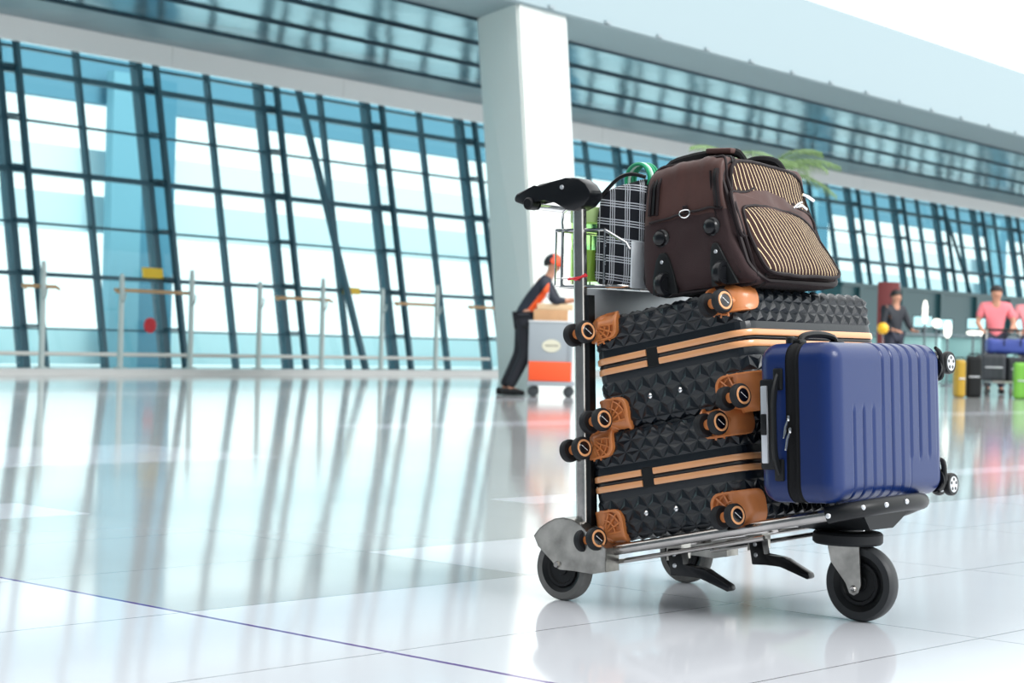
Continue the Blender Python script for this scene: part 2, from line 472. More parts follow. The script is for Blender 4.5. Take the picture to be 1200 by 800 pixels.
# ------------------------------------------------------------------ railing in front of the glass
mPost = mat('galvanised_post', (186, 198, 196), .35, metal=.4)
pt = [-4.9, -3.44, -2.03, -.54, .95, 2.47, 3.97]
where = ['nearest the left edge', 'left of the yellow sign', 'under the right of the yellow sign', 'fourth from the left',
         'just left of the small yellow sign', 'just right of the small yellow sign', 'closest to the big column']
for i, t in enumerate(pt):
    r = empty('barrier_post', W(t, -.6, .09)); tall = (1.62 if i % 2 == 0 else 1.5)
    tag(r, 'slim grey barrier post by the glass wall, ' + where[i], 'post', 'barrier posts along the glass wall')
    bm = NB(); lathe(bm, [(.10, 0), (.10, .02), (.045, .03), (.04, tall-.2), (.03, tall-.09), (0, tall-.09)], n=14)
    obj('pole', bm, mPost, r)
    bm = NB(); tube(bm, [(0, 0, 1.0), (.05, -.08, 1.0), (.08, -.1, 1.08), (.07, -.06, 1.14)], .014, n=6, smoothn=3)
    obj('hook', bm, mPost, r)
bm = NB(); tube(bm, [W(-22, -.56, .30), W(5.6, -.56, .30)], .03, n=8)
tag(obj('lower_rail', bm, mat('pale_rail', (214, 212, 206), .4)), 'long pale pipe rail near the floor along the glass wall', 'rail')
mOr = mat('orange_rail', (206, 164, 120), .45)
for a, b, lb in ((-3.5, -2.0, 'orange handrail length between the posts beneath the yellow sign'),
                 (-5.2, -4.6, 'short orange handrail length on the post nearest the left edge'),
                 (-.1, 1.2, 'orange handrail length beneath the slanting brace'),
                 (2.9, 4.0, 'orange handrail length beside the post closest to the big column'),
                 (5.0, 7.6, 'orange handrail length behind the porter, running to the big column')):
    bm = NB(); tube(bm, [W(a, -.52, 1.26), W(b, -.52, 1.26)], .028, n=8)
    for t in (a, b): tube(bm, [W(t, -.52, 1.26), W(t, -.6, 1.22)], .02, n=6)
    tag(obj('handrail', bm, mOr), lb, 'rail', 'orange handrail lengths')
bm = NB(); wbox(bm, -2.33, -1.93, -.12, -.08, 1.49, 1.65, True)
tag(obj('yellow_sign', bm, mat('yellow_sheet', (250, 205, 40), .5), smooth=0), 'larger yellow rectangular sign fixed to the glass above the orange handrail', 'sign')
bm = NB(); wbox(bm, 2.3, 2.72, -.12, -.08, 1.4, 1.52, True)
tag(obj('yellow_sign', bm, mat('yellow_sheet_small', (250, 205, 60), .5), smooth=0), 'small yellow sign on the glass by the slanting brace', 'sign')
for cen, lb in ((WL(-2.3, -.1, .75), 'red round sign on the glass below the larger yellow sign'),
                (W(6.0, -.7, .9), 'red round sign behind the porter beside the column')):
    bm = NB(); lathe(bm, [(0, 0), (.12, 0), (.12, .02), (0, .02)], c=cen, axis=-YH, n=24)
    sg = tag(obj('round_sign', bm, mat('red_sheet', (205, 30, 45), .5)), lb, 'sign')
    if 'porter' in lb:
        bm = NB(); tube(bm, [W(6.0, -.68, 0), W(6.0, -.68, .85)], .02, n=6); obj('pole', bm, mPost, sg)

# ------------------------------------------------------------------ trolley
TH = R(-40); TR = V((.316, 4.88, 0))
F_ = V((math.cos(TH), math.sin(TH), 0)); S_ = V((-math.sin(TH), math.cos(TH), 0))
def T(a, s, z): return TR+F_*a+S_*s+V((0, 0, z))
tro = empty('luggage_trolley', TR, (0, 0, TH), 'stainless steel airport luggage trolley carrying the big stack of suitcases', 'luggage trolley')
def rz(a): return .133+.2217*(a-.128)
for s in (-1, 1):
    ea = .745 if s < 0 else .60
    bm = NB(); tube(bm, [(.05, s*.25, rz(.05)), (ea, s*.25, rz(ea))], .0135, n=14)
    tube(bm, [(.1, s*.235, rz(.1)-.03), (.56, s*.235, rz(.56)-.028)], .006, n=8)
    obj('side_rail', bm, M['steel'], tro)
bm = NB()
for a in (.09, .3, .5, .68): tube(bm, [(a, -.25, rz(a)), (a, .25, rz(a))], .009, n=8)
for s in (-.16, -.08, 0, .08, .16): tube(bm, [(.07, s, rz(.07)+.006), (.68, s*.6, rz(.68)+.006)], .005, n=6)
obj('platform', bm, M['steel'], tro)
nose = [(.735, -.25, rz(.735)), (.768, -.240, .277), (.795, -.212, .284), (.812, -.165, .289), (.820, -.10, .292), (.820, -.03, .293), (.812, .03, .291), (.79, .085, .287), (.755, .13, .279), (.69, .18, rz(.69)), (.60, .238, rz(.60))]
bm = NB(); tube(bm, nose, .0195, n=14, smoothn=5)
bu = obj('front_bumper', bm, M['black'], tro)
for a, s, z in ((.748, -.27, .268), (.808, -.222, .289), (.832, -.16, .294), (.840, -.08, .298)):
    d = V((a-.6, s, 0)).normalized(); bm = NB(); lathe(bm, [(0, -.004), (.006, -.004), (.006, .002), (.003, .004), (0, .004)], c=(a, s, z), axis=d, n=10)
    obj('rivet', bm, M['silver'], bu)
bm = NB()                                        # black bracket between tray and caster
t8 = [(.55, -.13, .225), (.745, -.10, .254), (.745, .10, .254), (.55, .13, .225)]; b8 = [(.585, -.055, .212), (.735, -.055, .222), (.735, .055, .222), (.585, .055, .212)]
va = [bm.verts.new(p) for p in t8]; vb = [bm.verts.new(p) for p in b8]
vt = [bm.verts.new((p[0], p[1], p[2]+.02)) for p in t8]
bm.faces.new(vt); bm.faces.new(vb[::-1])
for k in range(4):
    bm.faces.new((va[k], va[(k+1) % 4], vt[(k+1) % 4], vt[k])); bm.faces.new((vb[k], vb[(k+1) % 4], va[(k+1) % 4], va[k]))
obj('caster_bracket', bm, M['black'], tro, smooth=20)
bm = NB(); lathe(bm, [(0, .180), (.078, .180), (.083, .185), (.083, .204), (.078, .209), (.04, .212), (0, .212)], c=(.645, 0, 0), n=48)
ringo = obj('bumper_disc', bm, M['rubber_dk'], tro)
bm = NB(); lathe(bm, [(.040, .2105), (.038, .217), (.025, .219), (.025, .225)], c=(.645, 0, 0), n=28)
obj('swivel', bm, M['chrome'], tro)
fk = empty('x', (0, 0, 0)); bpy.data.objects.remove(fk)
bm = NB()
CW = (.686, 0, .09)
for s in (-1, 1):
    poly = [(.612, .19), (.686, .19), (.70, .085), (.697, .070), (.686, .062), (.672, .064), (.664, .078), (.612, .19)][:-1]
    poly = [(.604, .192), (.692, .192), (.700, .088), (.694, .070), (.682, .063), (.670, .068), (.660, .090), (.618, .138)]
    prism(bm, poly, lambda u, v, h: (u, h, v), s*.027, s*.031)
box(bm, (.648, 0, .184), (.088, .062, .006))
fork = obj('caster_fork', bm, M['steel_dull'], tro)
bm = NB(); lathe(bm, [(0, -.034), (.006, -.036), (.009, -.031), (.009, .031), (.006, .036), (0, .036)], c=(CW[0]-.005, 0, CW[2]-.012), axis=(0, 1, 0), n=12)
obj('axle_bolt', bm, M['steel'], fork)
def wheel(c, r, w, name='wheel', tyre=None):
    bm = NB(); h = w/2; d = (0, -1, 0)
    lathe(bm, [(r*.74, -h*.92), (r*.93, -h), (r*.985, -h*.7), (r, -h*.3), (r, h*.3), (r*.985, h*.7), (r*.93, h), (r*.74, h*.92)], c=c, axis=d, n=56, loop=True)
    tr = obj(name, bm, tyre or M['rubber'], tro)
    bm = NB(); lathe(bm, [(0, -h*.8), (r*.2, -h*.8), (r*.22, -h*.6), (r*.45, -h*.6), (r*.48, -h*.8), (r*.56, -h*.8), (r*.58, -h*.55), (r*.745, -h*.93),
                          (r*.745, h*.93), (r*.58, h*.55), (r*.56, h*.8), (r*.48, h*.8), (r*.45, h*.6), (r*.22, h*.6), (r*.2, h*.8), (0, h*.8)], c=c, axis=d, n=56)
    obj('hub', bm, M['black'], tr); return tr
wheel(CW, .09, .04, 'caster_wheel', mat('caster_rubber', (52, 54, 56), .5, spec=.35))
for s in (-1, 1):
    wc = (0, s*.265, .08); wheel(wc, .08, .036, 'rear_wheel')
    hood = [(-.08, .155), (-.062, .176), (-.038, .192), (-.015, .203), (.012, .208), (.04, .205), (.065, .195), (.09, .176), (.118, .160), (.146, .143), (.148, .086)]
    low = [(.108, .077), (.05, .079), (.006, .078), (-.008, .083), (-.018, .095), (-.066, .13)]
    bm = NB()
    for y in (s*.265-.027, s*.265+.024): prism(bm, hood+low, lambda u, v, h: (u, h, v), y, y+.003)
    cx, cz = .03, .11
    inn = [(cx+(u-cx)*.975, cz+(v-cz)*.965) for u, v in hood]
    prism(bm, hood+inn[::-1], lambda u, v, h: (u, h, v), s*.265-.027, s*.265+.027)
    bx_ = [(.105, .165), (.146, .143), (.148, .086), (.108, .086)]
    prism(bm, bx_, lambda u, v, h: (u, h, v), s*.265-.026, s*.265+.026)
    hd = obj('wheel_housing', bm, M['steel_dull'], tro, smooth=40)
    bm = NB(); lathe(bm, [(0, -.034), (.007, -.034), (.009, -.028), (.009, .028), (.007, .034), (0, .034)], c=(-.002, s*.265, .09), axis=(0, 1, 0), n=12)
    obj('axle_bolt', bm, M['steel'], hd)
    # pole: flattened steel tube leaning slightly back
    bm = NB()
    p0, p1 = V((.045, s*.25, .17-.04)), V((.006, s*.25, .99))
    d = (p1-p0).normalized(); rot = d.to_track_quat('Z', 'Y').to_matrix().to_4x4()
    pr = rrect(.034, .026, .0115, 5); t = bmesh.new()
    A = [t.verts.new((v_, u_, 0)) for u_, v_ in pr]; B = [t.verts.new((v_, u_, (p1-p0).length)) for u_, v_ in pr]
    t.faces.new(A[::-1]); t.faces.new(B)
    for k_ in range(len(A)): t.faces.new((A[k_], A[(k_+1) % len(A)], B[(k_+1) % len(A)], B[k_]))
    Mx = Matrix.Translation(p0) @ Matrix(((d.z, 0, d.x, 0), (0, 1, 0, 0), (-d.x, 0, d.z, 0), (0, 0, 0, 1)))
    Mx = Mx @ Matrix.Rotation(PI/2, 4, 'Z')
    merge(bm, t, Mx)
    obj('pole', bm, M['steel'], tro)
    bm = NB(); q0, q1 = V((.066, s*.243, .15)), V((.038, s*.243, .76)); vv = [bm.verts.new(p+V((dx, dy, 0))) for p in (q0, q1) for dx, dy in ((-.012, -.012), (.008, -.012), (.008, .012), (-.012, .012))]
    for qd in ((3, 2, 1, 0), (4, 5, 6, 7), (0, 1, 5, 4), (1, 2, 6, 5), (2, 3, 7, 6), (3, 0, 4, 7)): bm.faces.new([vv[i] for i in qd])
    obj('pole_channel', bm, M['black'], tro, smooth=0)
    # handle housing
    hp = [(-.186, .996), (-.186, 1.008), (-.178, 1.018), (-.118, 1.030), (-.108, 1.038), (-.02, 1.051), (.0, 1.052), (.020, 1.049), (.042, 1.036), (.058, 1.016),
          (.058, .998), (.040, .980), (.008, .968), (-.020, .971), (-.052, .990), (-.085, 1.004), (-.115, 1.000), (-.150, .985)]
    bm = NB(); prism(bm, hp, lambda u, v, h: (u, h, v), s*.25-.027, s*.25+.027, bevel=.006)
    ho = obj('handle_housing', bm, M['black_gloss'], tro)
    bm = NB(); lathe(bm, [(0, 0), (.006, 0), (.005, .003), (0, .003)], c=(-.03, s*.25+s*.027, 1.028), axis=(0, s, 0), n=12)
    obj('screw', bm, M['silver'], ho)
bm = NB(); tube(bm, [(-.135, -.245, .990), (-.135, .245, .990)], .014, n=14)
gb = obj('handlebar', bm, M['chrome'], tro)
bm = NB(); lathe(bm, [(0, 0), (.012, 0), (.016, .004), (.016, .03), (.0145, .03)], c=(-.135, -.285, .990), axis=(0, 1, 0), n=16)
obj('grip_end', bm, M['black'], gb)
# sheet between the poles, partly behind the suitcases
bm = NB(); box(bm, (.024, 0, .735), (.006, .46, .085), Matrix.Rotation(R(-3), 4, 'Y'), bevel=.002)
obj('rear_panel', bm, M['alu'], tro)
# wire basket
bm = NB(); x0, x1, b0, b1 = -.066, .165, .782, .922
def rpath(z, xa=x0, xb=x1, s=.25, c_=.02):
    return [(xa+c_, -s, z), (xb-c_, -s, z), (xb, -s+c_, z), (xb, s-c_, z), (xb-c_, s, z), (xa+c_, s, z), (xa, s-c_, z), (xa, -s+c_, z)]
tube(bm, rpath(b0), .004, n=7, closed=True)
for s in (-.25, .25):
    tube(bm, [(x0, s, b1), (.085, s, b1), (x1-.01, s, b1-.035), (x1, s, b1-.05)], .004, n=7)
    tube(bm, [(.088, s, b1), (.088, s, b0)], .0035, n=6); tube(bm, [(-.045, s, b1), (-.045, s, b0)], .0035, n=6)
    tube(bm, [(-.045, s, b1), (-.048, s, b1+.02), (-.045, s, b1+.045), (-.03, s, b1+.055)], .003, n=6)
    tube(bm, [(x0+.005, s, b0+.02), (.0, s, b0+.02)], .003, n=6)
tube(bm, [(x0, -.25, b1), (x0, .25, b1)], .004, n=7)
for s in [-.25+.0714*i for i in range(8)]:
    tube(bm, [(x0, s, b1), (x0, s, b0), (x1, s, b0)], .0028, n=6)
for a in (-.01, .05, .11): tube(bm, [(a, -.25, b0), (a, .25, b0)], .0028, n=6)
bk = obj('basket', bm, M['chrome'], tro)
bm = NB(); box(bm, (.17, 0, .835), (.004, .50, .115), bevel=.0015); obj('basket_plate', bm, M['alu'], bk)
bm = NB()
tube(bm, [(-.008, -.27, .798), (.03, -.272, .803), (.05, -.268, .808)], .003, n=6); tube(bm, [(-.004, -.27, .801), (.02, -.275, .796), (.045, -.268, .812)], .002, n=6)
tube(bm, rpath(.80, -.006, .036, .0), .002, n=5) if False else None
obj('red_tie', bm, M['red'], tro)
# black brake levers under the platform
for s in (-.18, .18):
    bm = NB()
    prism(bm, [(.262, .165), (.305, .172), (.305, .125), (.262, .118)], lambda u, v, h: (u, h, v), s-.02, s+.02)
    mt = obj('lever_mount', bm, M['steel_dull'], tro)
    bm = NB()
    prism(bm, [(.272, .148), (.315, .152), (.318, .112), (.37, .112), (.385, .108), (.452, .078), (.456, .068), (.448, .062), (.370, .086), (.355, .090), (.285, .084)],
          lambda u, v, h: (u, h, v), s-.034, s-.006, bevel=.003)
    lv = obj('brake_lever', bm, M['black_gloss'], tro)
    for q in ((.293, .137), (.296, .110)):
        bm = NB(); lathe(bm, [(0, 0), (.006, 0), (.004, .003), (0, .003)], c=(q[0], s-.034, q[1]), axis=(0, -1, 0), n=10)
        obj('screw', bm, M['silver'], lv)

# ------------------------------------------------------------------ black quilted suitcases
def make_case(name, loc, tilt, yaw, Wd, L, TT, zs, wheels, clipx, label, group):
    root = empty(name, loc, (0, -tilt, yaw), label, 'suitcase', group)
    Rc, r, vb = .047, .026, .04
    # outline: perimeter parameter u -> point, normal
    segs = []
    hw, hl = Wd/2-Rc, L/2-Rc
    for (cx, cy, a0), (ex, ey) in (((-hw, -hl, 180), None), ((hw, -hl, 270), None), ((hw, hl, 0), None), ((-hw, hl, 90), None)) if False else []: pass
    corners = [(-hw, -hl, 180), (hw, -hl, 270), (hw, hl, 0), (-hw, hl, 90)]
    segs = []
    for i, (cx, cy, a0) in enumerate(corners):
        segs.append(('arc', cx, cy, a0, Rc*PI/2))
        nx = corners[(i+1) % 4]; l = math.hypot(nx[0]-cx, nx[1]-cy)
        a = R(a0+90); segs.append(('line', cx+Rc*math.cos(a), cy+Rc*math.sin(a), ((nx[0]-cx)/l, (nx[1]-cy)/l, math.cos(a), math.sin(a)), l))
    P = sum(s_[4] for s_ in segs)
    def out(u):
        u %= P
        for k_, x, y, q, l in segs:
            if u <= l+1e-9:
                if k_ == 'arc':
                    a = R(q)+u/Rc; return V((x+Rc*math.cos(a), y+Rc*math.sin(a), 0)), V((math.cos(a), math.sin(a), 0))
                return V((x+q[0]*u, y+q[1]*u, 0)), V((q[2], q[3], 0))
            u -= l
    def half(sgn):
        D = (TT-zs) if sgn > 0 else zs
        def mp(u, v, h):
            p, n = out(u)
            if v <= D-r: z, ins, c_, s_ = v, 0, 1, 0
            elif v <= D-r+r*PI/2:
                f = (v-(D-r))/r; z = D-r+r*math.sin(f); ins = r-r*math.cos(f); c_, s_ = math.cos(f), math.sin(f)
            else: z, ins, c_, s_ = D, r+(v-(D-r)-r*PI/2), 0, 1
            nn = n*c_+V((0, 0, s_))
            q = p-n*ins+V((0, 0, z))+nn*h
            return V((q.x, q.y, zs+sgn*q.z))
        return mp, D
    for sgn, nm in ((-1, 'lower_shell'), (1, 'upper_shell')):
        mp, D = half(sgn); bm = NB(); nu = 48; side = P/nu
        vtot = D-r+r*PI/2+.008
        # smooth band by the seam
        nn = 160; prev = None
        for v, h in ((.003, -.004), (.003, 0), (.012, .0015), (.03, .0015), (vb, 0)):
            ring = [bm.verts.new(mp(P*k_/nn, v, h)) for k_ in range(nn)]
            if prev:
                for k_ in range(nn): bm.faces.new((prev[k_], prev[(k_+1) % nn], ring[(k_+1) % nn], ring[k_]))
            prev = ring
        nrow = 4; rh = (vtot-vb)/nrow; H = .0054; cache = {}
        def vert(u, v, h):
            key = (round((u % P)/P*1e5) % 100000, round(v*1e5)); 
            if key in cache: return cache[key]
            cache[key] = bm.verts.new(mp(u, v, h)); return cache[key]
        nsub = 3
        def facet(a, b, c_):   # a,b base points height 0, c_ apex height H, subdivided
            for i in range(nsub):
                for j in range(nsub-i):
                    def pp(i_, j_):
                        wa = (nsub-i_-j_)/nsub; wb = i_/nsub; wc = j_/nsub
                        return vert(a[0]*wa+b[0]*wb+c_[0]*wc, a[1]*wa+b[1]*wb+c_[1]*wc, H*wc)
                    try: bm.faces.new((pp(i, j), pp(i+1, j), pp(i, j+1)))
                    except ValueError: pass
                    if i+j < nsub-1:
                        try: bm.faces.new((pp(i+1, j), pp(i+1, j+1), pp(i, j+1)))
                        except ValueError: pass
        for rI in range(nrow):
            v0, v1 = vb+rI*rh, vb+(rI+1)*rh; off = .5*side*(rI % 2)
            for k_ in range(nu):
                ua = k_*side+off
                for tri in (((ua, v0), (ua+side, v0), (ua+side/2, v1)), ((ua+side, v0), (ua+1.5*side, v1), (ua+side/2, v1))):
                    cen = (sum(p[0] for p in tri)/3, sum(p[1] for p in tri)/3)
                    for i in range(3): facet(tri[i], tri[(i+1) % 3], cen)
        # flat faces of the shell, ringed in to a panel with two moulded frames
        prev = None
        for v, h in ((vtot, 0), (vtot+.004, .002), (vtot+.008, .002), (vtot+.012, 0)):
            ring = [bm.verts.new(mp(P*k_/nn, min(v, D-r+r*PI/2+.019), h)) for k_ in range(nn)]
            if prev:
                for k_ in range(nn): bm.faces.new((prev[k_], prev[(k_+1) % nn], ring[(k_+1) % nn], ring[k_]))
            prev = ring
        bm.faces.new(prev)
        sh = obj(nm, bm, M['shell'], root, smooth=14)
        # tan stripe around this half, broken at the front clip
        bm = NB(); prof = [(.0055, .000), (.0055, .0045), (.008, .006), (.018, .006), (.0205, .0045), (.0205, .0)]
        u0 = Rc*PI/2+hw+clipx      # position along the wheel face
        n2 = 240; st = u0+.017*1.0; ln = P-.036
        rings = []
        for k_ in range(n2+1):
            u = st+ln*k_/n2; rings.append([bm.verts.new(mp(u, v, h)) for v, h in prof])
        for A, B in zip(rings, rings[1:]):
            for i in range(len(prof)-1): bm.faces.new((A[i], A[i+1], B[i+1], B[i]))
        bm.faces.new(rings[0][::-1]); bm.faces.new(rings[-1])
        obj('tan_stripe', bm, M['tan_trim'], sh)
        bm = NB(); cl = []
        for k_ in range(5):
            u = u0-.017+.034*k_/4; cl.append([bm.verts.new(mp(u, v, h)) for v, h in ((.0, 0), (.0, .004), (.022, .004), (.026, .0))])
        for A, B in zip(cl, cl[1:]):
            for i in range(3): bm.faces.new((A[i], A[i+1], B[i+1], B[i]))
        bm.faces.new(cl[0][::-1]); bm.faces.new(cl[-1])
        obj('hinge', bm, M['black'], sh, smooth=30)
        # tan corner brackets with ribs and twin casters
        for cI, cside in ((0, -1), (1, 1)):
            ucen = Rc*PI/4+(0 if cI == 0 else Rc*PI/2+2*hw)
            uc = ucen-cside*.018; uw, vw = .135, min(.095, D-.045)
            vc = D-r+r*PI/2+.004-vw/2
            bm = NB(); pr = dense(rrect(uw, vw, .028, 5), .006)
            prevr = None
            uf = Rc*PI/2-.004 if cI == 0 else Rc*PI/2+2*hw+.004
            face = lambda u: (u > uf) if cI == 0 else (u < uf)
            for sc_, h in ((1.0, 0.0), (1.0, .0125), (.97, .0145), (.88, .0145), (.85, .0072), (.6, .0072), (.4, .0072), (.2, .0072)):
                ring = [bm.verts.new(mp(uc+a*sc_, vc+b*sc_, h if (h > .01 or h == 0 or face(uc+a*sc_)) else .0135)) for a, b in pr]
                if prevr:
                    for k_ in range(len(pr)): bm.faces.new((prevr[k_], prevr[(k_+1) % len(pr)], ring[(k_+1) % len(pr)], ring[k_]))
                prevr = ring
            bm.faces.new(prevr)
            (wx, wz) = wheels[('U' if sgn > 0 else 'L')+('L' if cside < 0 else 'R')]
            # rib fan from the caster root
            ru = Rc*PI/2+hw+cside*(hw+.012); rv = D-.02
            uA = lambda du, dv, h: mp(ru-cside*du, rv-dv, h)
            for ang_ in (2, 24, 46, 68, 90):
                a_ = R(ang_); L1 = min(.052/max(math.cos(a_), .01), (vw*.60)/max(math.sin(a_), .01), vw*.72)
                tube(bm, [uA(.012*math.cos(a_), .012*math.sin(a_), .0115), uA(L1*.5*math.cos(a_), L1*.5*math.sin(a_), .0115), uA(L1*math.cos(a_), L1*math.sin(a_), .0115)], .0025, n=5)
            for rad in (vw*.34, vw*.54):
                tube(bm, [uA(rad*math.cos(R(a_)), rad*math.sin(R(a_)), .0112) for a_ in range(2, 92, 11)], .0022, n=5)
            br = obj('corner_bracket', bm, M['tan'], sh, smooth=40)
            # caster: tan arm, axle and two dark wheels
            base = mp(Rc*PI/2+hw+cside*hw, D-.03, .0)+V((cside*.022, .004, 0)); yb = -L/2
            wc = V((wx, yb-.037, wz)); ax = V((.97, -.22, 0)).normalized()
            bm = NB()
            tube(bm, [base+V((0, .01, 0)), base+V((0, -.012, 0)), wc+V((0, .010, 0)), wc], [.014, .011, .008, .008], n=12, smoothn=3)
            tube(bm, [wc-ax*.012, wc+ax*.012], .0125, n=16)
            ca = obj('caster', bm, M['tan'], sh)
            for s2 in (-1, 1):
                c2 = wc+ax*s2*.0235
                bm = NB(); lathe(bm, [(.012, -.0105), (.0245, -.0105), (.0282, -.0065), (.0288, 0), (.0282, .0065), (.0245, .0105), (.012, .0105)], c=c2, axis=ax, n=32, loop=True)
                wl = obj('caster_wheel', bm, M['rubber_dk'], ca)
                bm = NB(); lathe(bm, [(.012, 0), (.0215, 0), (.0215, .0112), (.0205, .0122), (.0172, .0122), (.0164, .011), (.012, .011)], c=c2, axis=ax*s2, n=32, loop=True)
                obj('tan_ring', bm, M['tan_trim'], wl)
                bm = NB(); lathe(bm, [(0, 0), (.0166, 0), (.0166, .0108), (.014, .0118), (0, .0118)], c=c2, axis=ax*s2, n=28)
                hb = obj('hub_cap', bm, M['hub_black'], wl)
                e1 = (V((0, 0, 1)).cross(ax)).normalized()*s2; dd = (e1*.75+V((0, 0, -.66))).normalized()
                bm = NB(); cc = c2+ax*s2*.0119; wdt = dd.cross(ax)*.0007
                for t0, t1 in ((-.011, -.0045), (-.0035, -.0005), (.0005, .004), (.005, .011)):
                    q = [cc+dd*t0-wdt, cc+dd*t1-wdt, cc+dd*t1+wdt, cc+dd*t0+wdt]
                    vs = [bm.verts.new(p) for p in q]+[bm.verts.new(p+ax*s2*.0004) for p in q]
                    for qd in ((0, 1, 2, 3), (4, 7, 6, 5), (0, 4, 5, 1), (1, 5, 6, 2), (2, 6, 7, 3), (3, 7, 4, 0)): bm.faces.new([vs[i] for i in qd])
                obj('hub_mark', bm, M['white_mark'], wl, smooth=0)
    # black gasket in the seam
    bm = NB(); mp, D = half(1); n2 = 160; rg = []
    for h, v in ((-.004, -.0055), (.001, -.0055), (.0035, 0), (.001, .0055), (-.004, .0055)):
        rg.append([bm.verts.new(mp(P*k_/n2, v, h)) for k_ in range(n2)])
    for A, B in zip(rg, rg[1:]+rg[:1]):
        for k_ in range(n2): bm.faces.new((A[k_], A[(k_+1) % n2], B[(k_+1) % n2], B[k_]))
    obj('gasket', bm, M['black_gloss'], root)
    # two bright studs low on the wheel face
    for x in (-.062, .027):
        bm = NB(); lathe(bm, [(0, .0), (.0065, .0), (.0065, .003), (.003, .006), (0, .006)], c=(x, -L/2-.004, .055 if zs < .145 else .064), axis=(0, -1, 0), n=14)
        obj('stud', bm, M['chrome'], root)
    # carry handle on the far end
    bm = NB(); tube(bm, [(-.09, L/2-.003, zs+.03), (-.08, L/2+.03, zs+.03), (.08, L/2+.03, zs+.03), (.09, L/2-.003, zs+.03)], .009, n=8, smoothn=4)
    obj('carry_handle', bm, M['black'], root)
    return root

tau = R(11.3); ct, st_ = math.cos(tau), math.sin(tau)
def tray(O, x): return (O[0]+x*ct, O[1]+x*st_)
LO, UP = (.088, .148), (.093, .4225)
Wd, LL = .452, .62
a, z = tray(LO, Wd/2)
make_case('hard_suitcase', T(a, -.25+LL/2, z), tau, TH, Wd, LL, .27, .140,
          dict(UL=(-.226, .234), UR=(.180, .236), LL=(-.218, .010), LR=(.190, .018)), -.043,
          'black quilted hard suitcase with tan trim, lower one lying on the trolley platform', 'black quilted suitcases with tan trim')
a, z = tray(UP, Wd/2)
make_case('hard_suitcase', T(a, -.25+LL/2, z), tau, TH, Wd, LL, .275, .156,
          dict(UL=(-.226, .246), UR=(.180, .244), LL=(-.212, .026), LR=(.193, .020)), -.040,
          'black quilted hard suitcase with tan trim, upper one directly under the brown bag', 'black quilted suitcases with tan trim')

# ------------------------------------------------------------------ blue cabin case
BT = .205; BL_ = .525; BH = .362
blue = empty('cabin_suitcase', T(.683, -.30+BL_/2, .292), (0, R(-3), TH), 'blue ribbed hard-shell cabin suitcase lying on its side at the front of the trolley', 'suitcase')
xs = arange(-BT/2, BT/2, .009); ys = arange(-BL_/2, BL_/2, .0043); zz = arange(0, BH, .009)
def ribs(p, n):
    # shingled vertical ribs wrapping on to the long edges
    k_ = max(0, n.x)+ (1 if abs(n.z) > .3 and p.x > .02 else 0)
    if n.x < .15 and not (p.x > .03 and abs(n.z) > .2): return 0
    y0 = -BL_/2+.085; pit = .0445; t = (p.y-y0)/pit; i = math.floor(t); f = t-i
    if t < -.06 or i > 8: return 0
    edge = 1.0
    if i <= 2 and p.z > .215: return 0
    if i >= 6 and p.z < .095 and i > 5: return 0
    if i == 2 and p.z > .215: return 0
    g = 0
    dist = min(f, 1-f)*pit
    g -= .0046*max(0, 1-dist/.0045)
    g += .0014*(1-f)
    return g*min(1, max(0, (p.x+.0)/.05))
kf = lambda c_: c_.x > .012
bm = softbox(xs, ys, zz, .042, disp=ribs, keep=lambda c_: c_.x > .012)
obj('front_shell', bm, M['blue'], blue, smooth=60)
ys2 = arange(-BL_/2, BL_/2, .012)
bm = softbox(xs, ys2, zz, .042, keep=lambda c_: c_.x < -.026)
bs = obj('back_shell', bm, M['blue'], blue, smooth=60)
bm = softbox(arange(-BT/2, BT/2, .0043), ys2, arange(0, BH, .012), .042, disp=lambda p, n: -.002+(.0022 if abs((p.x+.014)) < .004 or abs(p.x-.004) < .003 else 0)+(.0016 if p.x > .010 or p.x < -.022 else 0),
             keep=lambda c_: -.030 < c_.x < .016)
zb = obj('zipper_band', bm, M['web'], blue, smooth=30)
# top side (towards the camera-left): carry handle, telescopic handle, zip pulls
yt = -BL_/2
bm = NB(); box(bm, (-.068, yt+.0, .178), (.040, .012, .205), bevel=.005)
tb_ = obj('handle_recess', bm, M['black'], blue)
bm = NB(); box(bm, (-.074, yt-.005, .178), (.017, .012, .176), bevel=.003); obj('telescopic_handle', bm, M['silver'], tb_)
bm = NB(); box(bm, (-.074, yt-.0075, .178), (.014, .012, .048), bevel=.002); obj('release_button', bm, M['black'], tb_)
bm = NB(); tube(bm, [(-.040, yt+.004, .065), (-.040, yt-.006, .075), (-.040, yt-.020, .11), (-.040, yt-.024, .178), (-.040, yt-.020, .245), (-.040, yt-.006, .28), (-.040, yt+.004, .29)], .010, n=8, smoothn=4, flat=.5)
box(bm, (-.040, yt, .075), (.024, .014, .05), bevel=.004); box(bm, (-.040, yt, .28), (.024, .014, .05), bevel=.004)
obj('carry_handle', bm, M['black'], blue)
bm = NB(); tube(bm, [(-.02, -.20, BH-.001), (-.02, -.185, BH+.016), (-.02, -.12, BH+.022), (-.02, -.055, BH+.016), (-.02, -.04, BH-.001)], .008, n=8, smoothn=4)
box(bm, (-.02, -.205, BH+.002), (.026, .03, .012), bevel=.003); box(bm, (-.02, -.035, BH+.002), (.026, .03, .012), bevel=.003)
obj('side_handle', bm, M['black'], blue)
bm = NB(); lathe(bm, [(0, 0), (.011, 0), (.011, .02), (.008, .024), (0, .024)], c=(-.035, -.215, BH-.008), n=12); obj('foot_stud', bm, M['black'], blue)
